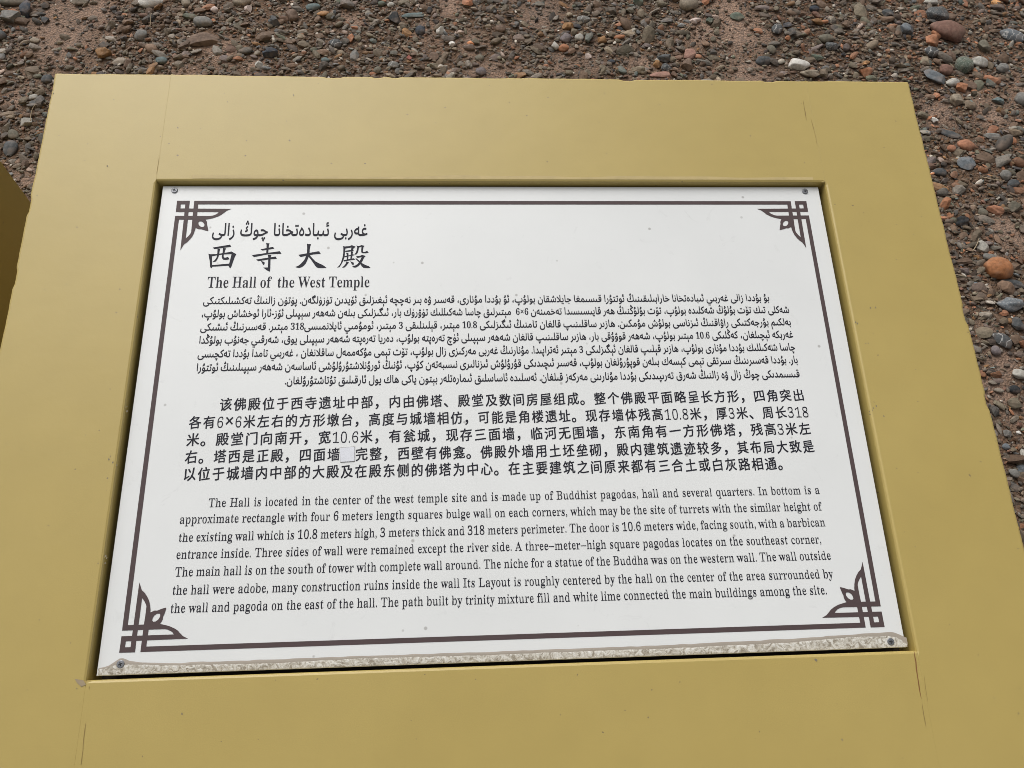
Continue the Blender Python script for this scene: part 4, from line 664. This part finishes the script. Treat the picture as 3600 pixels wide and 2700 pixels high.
# patch, mud band, screws ---------------------------------------------------
c = np.array(PATCH); cc = c.mean(0)
flat_part('patch_rim', [cc + (c - cc) * 1.05], M_PEDGE, z=LAYER + 0.0001)
pt = mesh_obj('patch', [(x, y, 0.0004) for x, y in c] + [(x, y, 0.0009) for x, y in cc + (c - cc) * .98], [(0, 1, 5, 4), (1, 2, 6, 5), (2, 3, 7, 6), (3, 0, 4, 7), (7, 6, 5, 4)], M_PATCH, panel)
pt['label'] = 'blank white square patch glued over one Chinese character'

def strip(name, top, bot_y, mat, z0, relief, n=260, rows=6):
    T = np.array(top); xs = np.linspace(T[0, 0], T[-1, 0], n); ty = np.interp(xs, T[:, 0], T[:, 1])
    by = np.interp(xs, *bot_y) if isinstance(bot_y, tuple) else np.full(n, bot_y)
    ty = ty + 0.0008 * (vnoise(xs * 60, xs * 0, 1.7) - .5)
    V = []; F = []
    for r in range(rows + 1):
        t = r / rows
        for i in range(n):
            y = by[i] + (ty[i] - by[i]) * t
            e = 0.0 if r in (0, rows) else 1.0
            V.append((xs[i], y, z0 + e * relief * (0.35 + float(vnoise(xs[i] * 90, y * 90, 2.1)))))
    for r in range(rows):
        for i in range(n - 1):
            a = r * n + i; F.append((a, a + 1, a + n + 1, a + n))
    return mesh_obj(name, V, F, mat, panel, smooth=True)
CR = np.array(CRUST)
strip('dirt_film', TAUPE, (CR[:, 0], CR[:, 1] - 0.0015), M_TAUPE, 0.0003, 0.0004, rows=2)
ck = strip('mud_crust', CRUST, -0.2994, M_CRUST, 0.00045, 0.0004)
ck['label'] = 'rough pale dried crust along the lower edge of the white panel'

def screw(x, y, seed, dirty):
    n = 28; R = 0.0041
    prof = [(R, 0.0001), (R, 0.0008), (R * .93, 0.0013), (R * .78, 0.0012), (R * .5, 0.0014), (R * .05, 0.0014)]
    V = []; F = []
    for r, z in prof:
        for i in range(n):
            a = 2 * math.pi * i / n; V.append((x + r * math.cos(a), y + r * math.sin(a), z))
    for l in range(len(prof) - 1):
        for i in range(n):
            F.append((l * n + i, l * n + (i + 1) % n, (l + 1) * n + (i + 1) % n, (l + 1) * n + i))
    F.append(tuple((len(prof) - 1) * n + i for i in range(n)))
    s = mesh_obj('screw', V, F, M_SCREW, panel, smooth=True)
    rr = random.Random(seed); a0 = rr.random() * 1.5
    fill.union = True
    ca, sa = math.cos(a0), math.sin(a0)
    rot = lambda q: [(x + u * ca - v * sa, y + u * sa + v * ca) for u, v in q]
    Vv, Ff = fill([rot(quad(-.0021, -.00055, .0021, .00055)), rot(quad(-.00055, -.0021, .00055, .0021))])
    fill.union = False
    mesh_obj('cross_slot', [(u, v, 0.00150) for u, v in Vv], Ff, M_SLOT, panel)
for i, (x, y) in enumerate(((-.4244, .2932), (.4200, .2930), (.4232, -.2935), (-.4164, -.2890))):
    screw(x, y, i, i > 1)

# cracks, scuffs and worn paint on the boards --------------------------------
def board_strip(name, pts, w, mat, z=0.0003):
    P = np.array(pts); V = []; F = []
    q = [P[0]]
    for a, b2 in zip(P[:-1], P[1:]):
        m = max(1, int(np.linalg.norm(b2 - a) / 0.004))
        for i in range(1, m + 1): q.append(a + (b2 - a) * i / m)
    q = np.array(q); n = normals(q) if len(q) > 2 else np.tile([[1, 0]], (len(q), 1)); n[0] = n[1 % len(n)]; n[-1] = n[-2]
    for i, p in enumerate(q):
        j = (vnoise(p[0] * 100, p[1] * 100, 3.3) - .5) * (0.0010 if mat is M_RUST else 0.0003)
        ww = w * (0.35 + 0.9 * float(vnoise(p[0] * 70, p[1] * 70, 1.9))) * (0.3 if i in (0, len(q) - 1) else 1)
        V += [(p[0] + n[i][0] * (j - ww), p[1], z), (p[0] + n[i][0] * (j + ww), p[1], z)]
    for i in range(len(q) - 1): F.append((2 * i, 2 * i + 1, 2 * i + 3, 2 * i + 2))
    o = mesh_obj(name, V, F, mat, sign); o.matrix_world = BOARD_M; return o
wd_ = [.0006, .0003, .0006, .0003, .0002, .0004, .0002, .0005, .0003, .0003]
for i, cpts in enumerate(CRACK):
    board_strip('crack', cpts, wd_[i], M_RUST if i == 2 else M_CRACK)
rm = random.Random(3)
mk = []
for (x, y) in MARKS:
    r = rm.uniform(.0006, .0016); n = 7; a0 = rm.random() * 6
    mk.append([(x + r * rm.uniform(.5, 1.2) * math.cos(a0 + k * 6.283 / n) * .7, y + r * rm.uniform(.5, 1.3) * math.sin(a0 + k * 6.283 / n)) for k in range(n)])
fill.union = True
o = flat_part('scuff_marks', mk, M_MARK, parent=sign, z=0.0003, world=BOARD_M)
o['kind'] = 'stuff'
fill.union = False
# worn band just above the opening
xs = np.linspace(-0.40, 0.43, 160)
top = 0.3085 + 0.004 * vnoise(xs * 9, xs * 0, 2.0) ; V = []; F = []
for i, x in enumerate(xs):
    V += [(x, HYT + 0.0032, 0.0002), (x, top[i], 0.0002)]
for i in range(len(xs) - 1): F.append((2 * i, 2 * i + 2, 2 * i + 3, 2 * i + 1))
o = mesh_obj('worn_paint_band', V, F, M_WORN, sign); o.matrix_world = BOARD_M
# chip at the lower left corner of the opening
o = flat_part('plaster_chip', [[(HXL - .012, HYB + .002), (HXL - .003, HYB + .0002), (HXL + .0005, HYB - .004), (HXL - .004, HYB - .006), (HXL - .009, HYB - .002)]], mat_plain('bare_plaster_chip', (.30, .235, .15), .9), parent=sign, z=0.0004, world=BOARD_M)

# neighbouring sign: same block, 1.36 m to the left --------------------------
SHIFT = -1.357
nroot = sign.copy(); COL.objects.link(nroot); nroot.location = (SHIFT, 0, 0)
nroot['label'] = 'neighbouring yellow sign block at the left border, only its dark shaded side showing'
def copy_child(o, parent, depth=0):
    c = o.copy(); COL.objects.link(c); c.parent = parent
    c.matrix_parent_inverse = o.matrix_parent_inverse.copy()
    return c
bpy.context.view_layer.update()
for o in list(sign.children):
    if o.name.split('.')[0] in ('body', 'side_board', 'cross_board', 'recess_floor', 'sign_panel'):
        c = copy_child(o, nroot)
        for g in o.children:
            if g.name.startswith('border') or g.name.startswith('corner'): copy_child(g, c)

# ------------------------------------------------------------------ stones
def ico(sub):
    t = (1 + 5 ** .5) / 2
    V = np.array([(-1, t, 0), (1, t, 0), (-1, -t, 0), (1, -t, 0), (0, -1, t), (0, 1, t), (0, -1, -t), (0, 1, -t), (t, 0, -1), (t, 0, 1), (-t, 0, -1), (-t, 0, 1)], float)
    F = [(0, 11, 5), (0, 5, 1), (0, 1, 7), (0, 7, 10), (0, 10, 11), (1, 5, 9), (5, 11, 4), (11, 10, 2), (10, 7, 6), (7, 1, 8),
         (3, 9, 4), (3, 4, 2), (3, 2, 6), (3, 6, 8), (3, 8, 9), (4, 9, 5), (2, 4, 11), (6, 2, 10), (8, 6, 7), (9, 8, 1)]
    V = [v / np.linalg.norm(v) for v in V]
    for _ in range(sub):
        c = {}; G = []
        def mid(a, b2):
            k = (min(a, b2), max(a, b2))
            if k not in c:
                m = V[a] + V[b2]; V.append(m / np.linalg.norm(m)); c[k] = len(V) - 1
            return c[k]
        for a, b2, d in F:
            x, y, z = mid(a, b2), mid(b2, d), mid(d, a); G += [(a, x, z), (b2, y, x), (d, z, y), (x, y, z)]
        F = G
    return np.array(V), np.array(F)
ICO = {i: ico(i) for i in (0, 1, 2, 3)}
def rock(rs, sub, kind):
    V, F = ICO[sub]; V = V.copy()
    ph = rs.rand(3, 3) * 6; fr = rs.uniform(1, 2.2, (3, 3))
    amp = {'r': .07, 'a': .16, 'f': .14, 'v': .08, 's': .10}[kind]
    r = 1 + sum(amp * np.sin(V @ fr[i] + ph[i, 0]) * np.cos(V[:, (i + 1) % 3] * fr[i, 1] * 1.5 + ph[i, 1]) for i in range(3))
    V = V * r[:, None]
    npl = {'r': 3, 'a': 9, 'f': 7, 'v': 3, 's': 5}[kind]; lo = {'r': .80, 'a': .50, 'f': .55, 'v': .78, 's': .68}[kind]
    for _ in range(npl):
        n = rs.normal(size=3); n /= np.linalg.norm(n); o = rs.uniform(lo, .98)
        d = np.maximum(0, V @ n - o); V = V - d[:, None] * n * (0.97 if kind in 'af' else .8)
    if kind in 'afs' and sub >= 2:
        V = V * (1 + 0.02 * (rs.rand(len(V), 1) - .5))
    ext = V.max(0) - V.min(0); V = (V - (V.max(0) + V.min(0)) / 2) / ext * 2
    return V, F
PAL = {k: np.array(v) for k, v in dict(
    olive=(.135, .122, .092), navy=(.035, .043, .056), orange=(.33, .145, .075), grey=(.165, .158, .145), slate=(.070, .074, .076),
    white=(.62, .59, .54), ochre=(.27, .145, .062), pale=(.36, .34, .30), teal=(.115, .150, .148), tan=(.27, .225, .17), brown=(.135, .088, .062),
    pinkwhite=(.56, .45, .40), black=(.022, .024, .026), green=(.105, .125, .095), red=(.28, .09, .07), purple=(.155, .13, .13),
    brickpink=(.30, .165, .125), brickdark=(.165, .088, .066), bluegrey=(.135, .150, .162), brick=(.34, .155, .09), rust=(.30, .125, .052)).items()}
rs = np.random.RandomState(77)
placed = []
for (x, y, rx, ry, ang, colr, kind, lab) in STONES:
    V, F = rock(rs, 3, kind)
    rx *= 1.06; ry *= 1.15; rz = min(rx, ry) * {'r': .66, 'a': .80, 'f': .42, 'v': .62, 's': .7}[kind]
    q = V * np.array([rx * 1.04, ry * 1.04, rz])
    a = math.radians(ang) * 1.1; ca, sa = math.cos(a), math.sin(a)
    q = q @ np.array([[ca, sa, 0], [-sa, ca, 0], [0, 0, 1]])
    z = float(gz(x, y)) + rz * .50
    base = PAL[colr] * rs.uniform(.94, 1.06)
    cols = np.tile(base, (len(q), 1))
    m = {'v': M_VEIN, 's': M_SPECK}.get(kind, M_STONE)
    o = big_mesh('stone', q, F, m, cols, smooth=(kind in 'rvs'))
    if kind in 'af': o.data.polygons.foreach_set('use_smooth', np.zeros(len(F), bool))
    o.location = (x, y, z); o['label'] = lab; o['category'] = 'stone'; o['group'] = 'larger stones lying in the gravel'
    placed.append((x, y, max(rx, ry), min(rx, ry)))
placed = np.array(placed)

# gravel: thousands of pebbles nobody could count, in merged meshes
PALG = [('olive', 27), ('grey', 17), ('slate', 12), ('brown', 22), ('tan', 7), ('purple', 5), ('bluegrey', 4), ('navy', 4), ('teal', 2.5), ('orange', 1.8), ('brick', 1.6),
        ('ochre', 3), ('pale', 4.5), ('white', 1.6), ('green', 4), ('brickdark', 3), ('pinkwhite', .8), ('black', 2.0)]
pk = [p[0] for p in PALG]; pw = np.array([p[1] for p in PALG], float); pw /= pw.sum()
PC = np.array([PAL[k] for k in pk])
def blocked(x, y, r):
    b1 = (np.abs(x) < .60 + r) & (y < .475 + r) & (y > -.475 - r)
    b2 = (np.abs(x - SHIFT) < .60 + r) & (y < .475 + r) & (y > -.475 - r)
    return b1 | b2
def near_view(x, y):
    return ((y > 1.15) & (y < 2.1) & (x > -1.75) & (x < 2.15)) | ((x > .85) & (x < 1.95) & (y > -.15)) | ((x < -.85) & (x > -1.7) & (y > .75))
def scatter(name, N, smin, smed, ssig, smax, sub, variants, embed, seed, bare_keep, region, lift=0.0, box=(-2.0, 2.5, -.4, 2.6)):
    rs = np.random.RandomState(seed)
    x = rs.uniform(box[0], box[1], N); y = rs.uniform(box[2], box[3], N)
    s = np.clip(np.exp(rs.normal(math.log(smed), ssig, N)), smin, smax)
    keep = region(x, y) & ~blocked(x, y, s * .6)
    bb = bare(x, y); keep &= rs.rand(N) > bb * (1 - bare_keep)
    for a, b2, r, r2 in placed:
        keep &= np.hypot(x - a, y - b2) > (r + r2) * .5 + s * .15
    x, y, s = x[keep], y[keep], s[keep]; n = len(x)
    kinds = rs.choice(list('raafaf'), variants)
    T = [rock(rs, sub, k) for k in kinds]; TV = np.stack([t[0] for t in T]); F = T[0][1]
    which = rs.randint(0, variants, n)
    sc = np.stack([s * rs.uniform(.9, 1.5, n), s * rs.uniform(.55, .95, n), s * rs.uniform(.28, .60, n)], 1)
    an = rs.uniform(0, 6.283, n)
    # pebbles lie mostly across the slope of view in the real bed: slight common orientation
    an = np.where(rs.rand(n) < .35, rs.normal(0, .35, n), an)
    tx = rs.normal(0, .22, n); ty = rs.normal(0, .22, n)
    ca, sa = np.cos(an), np.sin(an)
    V = TV[which] * sc[:, None, :]
    X = V[..., 0] * ca[:, None] - V[..., 1] * sa[:, None]; Y = V[..., 0] * sa[:, None] + V[..., 1] * ca[:, None]
    Zz = V[..., 2] + X * tx[:, None] + Y * ty[:, None]
    z0 = gz(x, y) + sc[:, 2] * embed + lift * rs.rand(n)
    P = np.stack([X + x[:, None], Y + y[:, None], Zz + z0[:, None]], -1)
    ci = rs.choice(len(pk), n, p=pw)
    # warm terracotta pebbles gather towards the right-hand side
    warm = np.isin(np.array(pk)[ci], ['orange', 'brick', 'ochre'])
    sw = (~warm) & (rs.rand(n) < np.clip((x - .6) * .10, 0, .12)); ci[sw] = rs.choice([pk.index('orange'), pk.index('brick')], sw.sum())
    C = PC[ci] * np.exp(rs.normal(0, .34, n))[:, None] * np.array([1, 1, 1])
    mixd = rs.uniform(.05, .55, n)[:, None]; C = (C * (1 - mixd) + np.array([.17, .118, .082]) * mixd) * .84 * np.array([1.04, 1.0, .94])
    C = np.repeat(C[:, None, :], V.shape[1], 1).reshape(-1, 3)
    nv = V.shape[1]
    FF = (F[None] + (np.arange(n) * nv)[:, None, None]).reshape(-1, 3)
    sm = np.repeat(np.isin(kinds[which], ['r']), len(F))
    o = big_mesh(name, P.reshape(-1, 3), FF, M_STONE, C, smooth=sm)
    o['kind'] = 'stuff'
    print(name, n, len(FF)); return o
allr = lambda x, y: np.ones(len(x), bool)
scatter('gravel', 24000, .0066, .0092, .36, .025, 1, 60, .25, 1, .20, near_view, .004)
scatter('small_gravel', 40000, .0038, .0054, .20, .0072, 0, 60, .25, 9, .22, near_view, .004)
scatter('fine_gravel', 85000, .0020, .0036, .35, .007, 0, 40, .30, 2, .16, near_view, .002)
far = lambda x, y: ~near_view(x, y)
scatter('outer_gravel', 30000, .006, .012, .42, .028, 0, 30, .25, 3, .2, far, .004, box=(-3.6, 4.0, -1.4, 4.2))
for oname, lab in (('gravel', 'grey, brown and terracotta pebbles covering the soil around the signs'),
                   ('small_gravel', 'small brown and grey pebbles packed between the larger gravel'), ('fine_gravel', 'fine grit between the pebbles'), ('outer_gravel', 'pebbles further out around the signs')):
    bpy.data.objects[oname]['label'] = lab

# dry twigs -------------------------------------------------------------------
for i, (a, b2, lab) in enumerate(TWIGS):
    rr = random.Random(i + 40); a = np.array(a); b2 = np.array(b2)
    L = np.linalg.norm(b2 - a); d = (b2 - a) / L; n = np.array([-d[1], d[0]]); k = rr.uniform(-.12, .12) * L
    V = []; F = []; m = 12
    for j in range(m + 1):
        t = j / m; p = a + (b2 - a) * t + n * k * 4 * t * (1 - t)
        z = float(gz(p[0], p[1])) + .016 + .012 * t; r = .0013 * (1.1 - .6 * t)
        for q in range(6):
            an = q * math.pi / 3; V.append((p[0] + n[0] * r * math.cos(an), p[1] + n[1] * r * math.cos(an), z + r * math.sin(an)))
    for j in range(m):
        for q in range(6):
            F.append((j * 6 + q, j * 6 + (q + 1) % 6, j * 6 + 6 + (q + 1) % 6, j * 6 + 6 + q))
    F += [(5, 4, 3, 2, 1, 0), tuple(m * 6 + q for q in range(6))]
    o = mesh_obj('twig', V, F, M_STRAW, smooth=True); o['label'] = lab; o['category'] = 'twig'; o['group'] = 'dry twigs lying on the gravel'
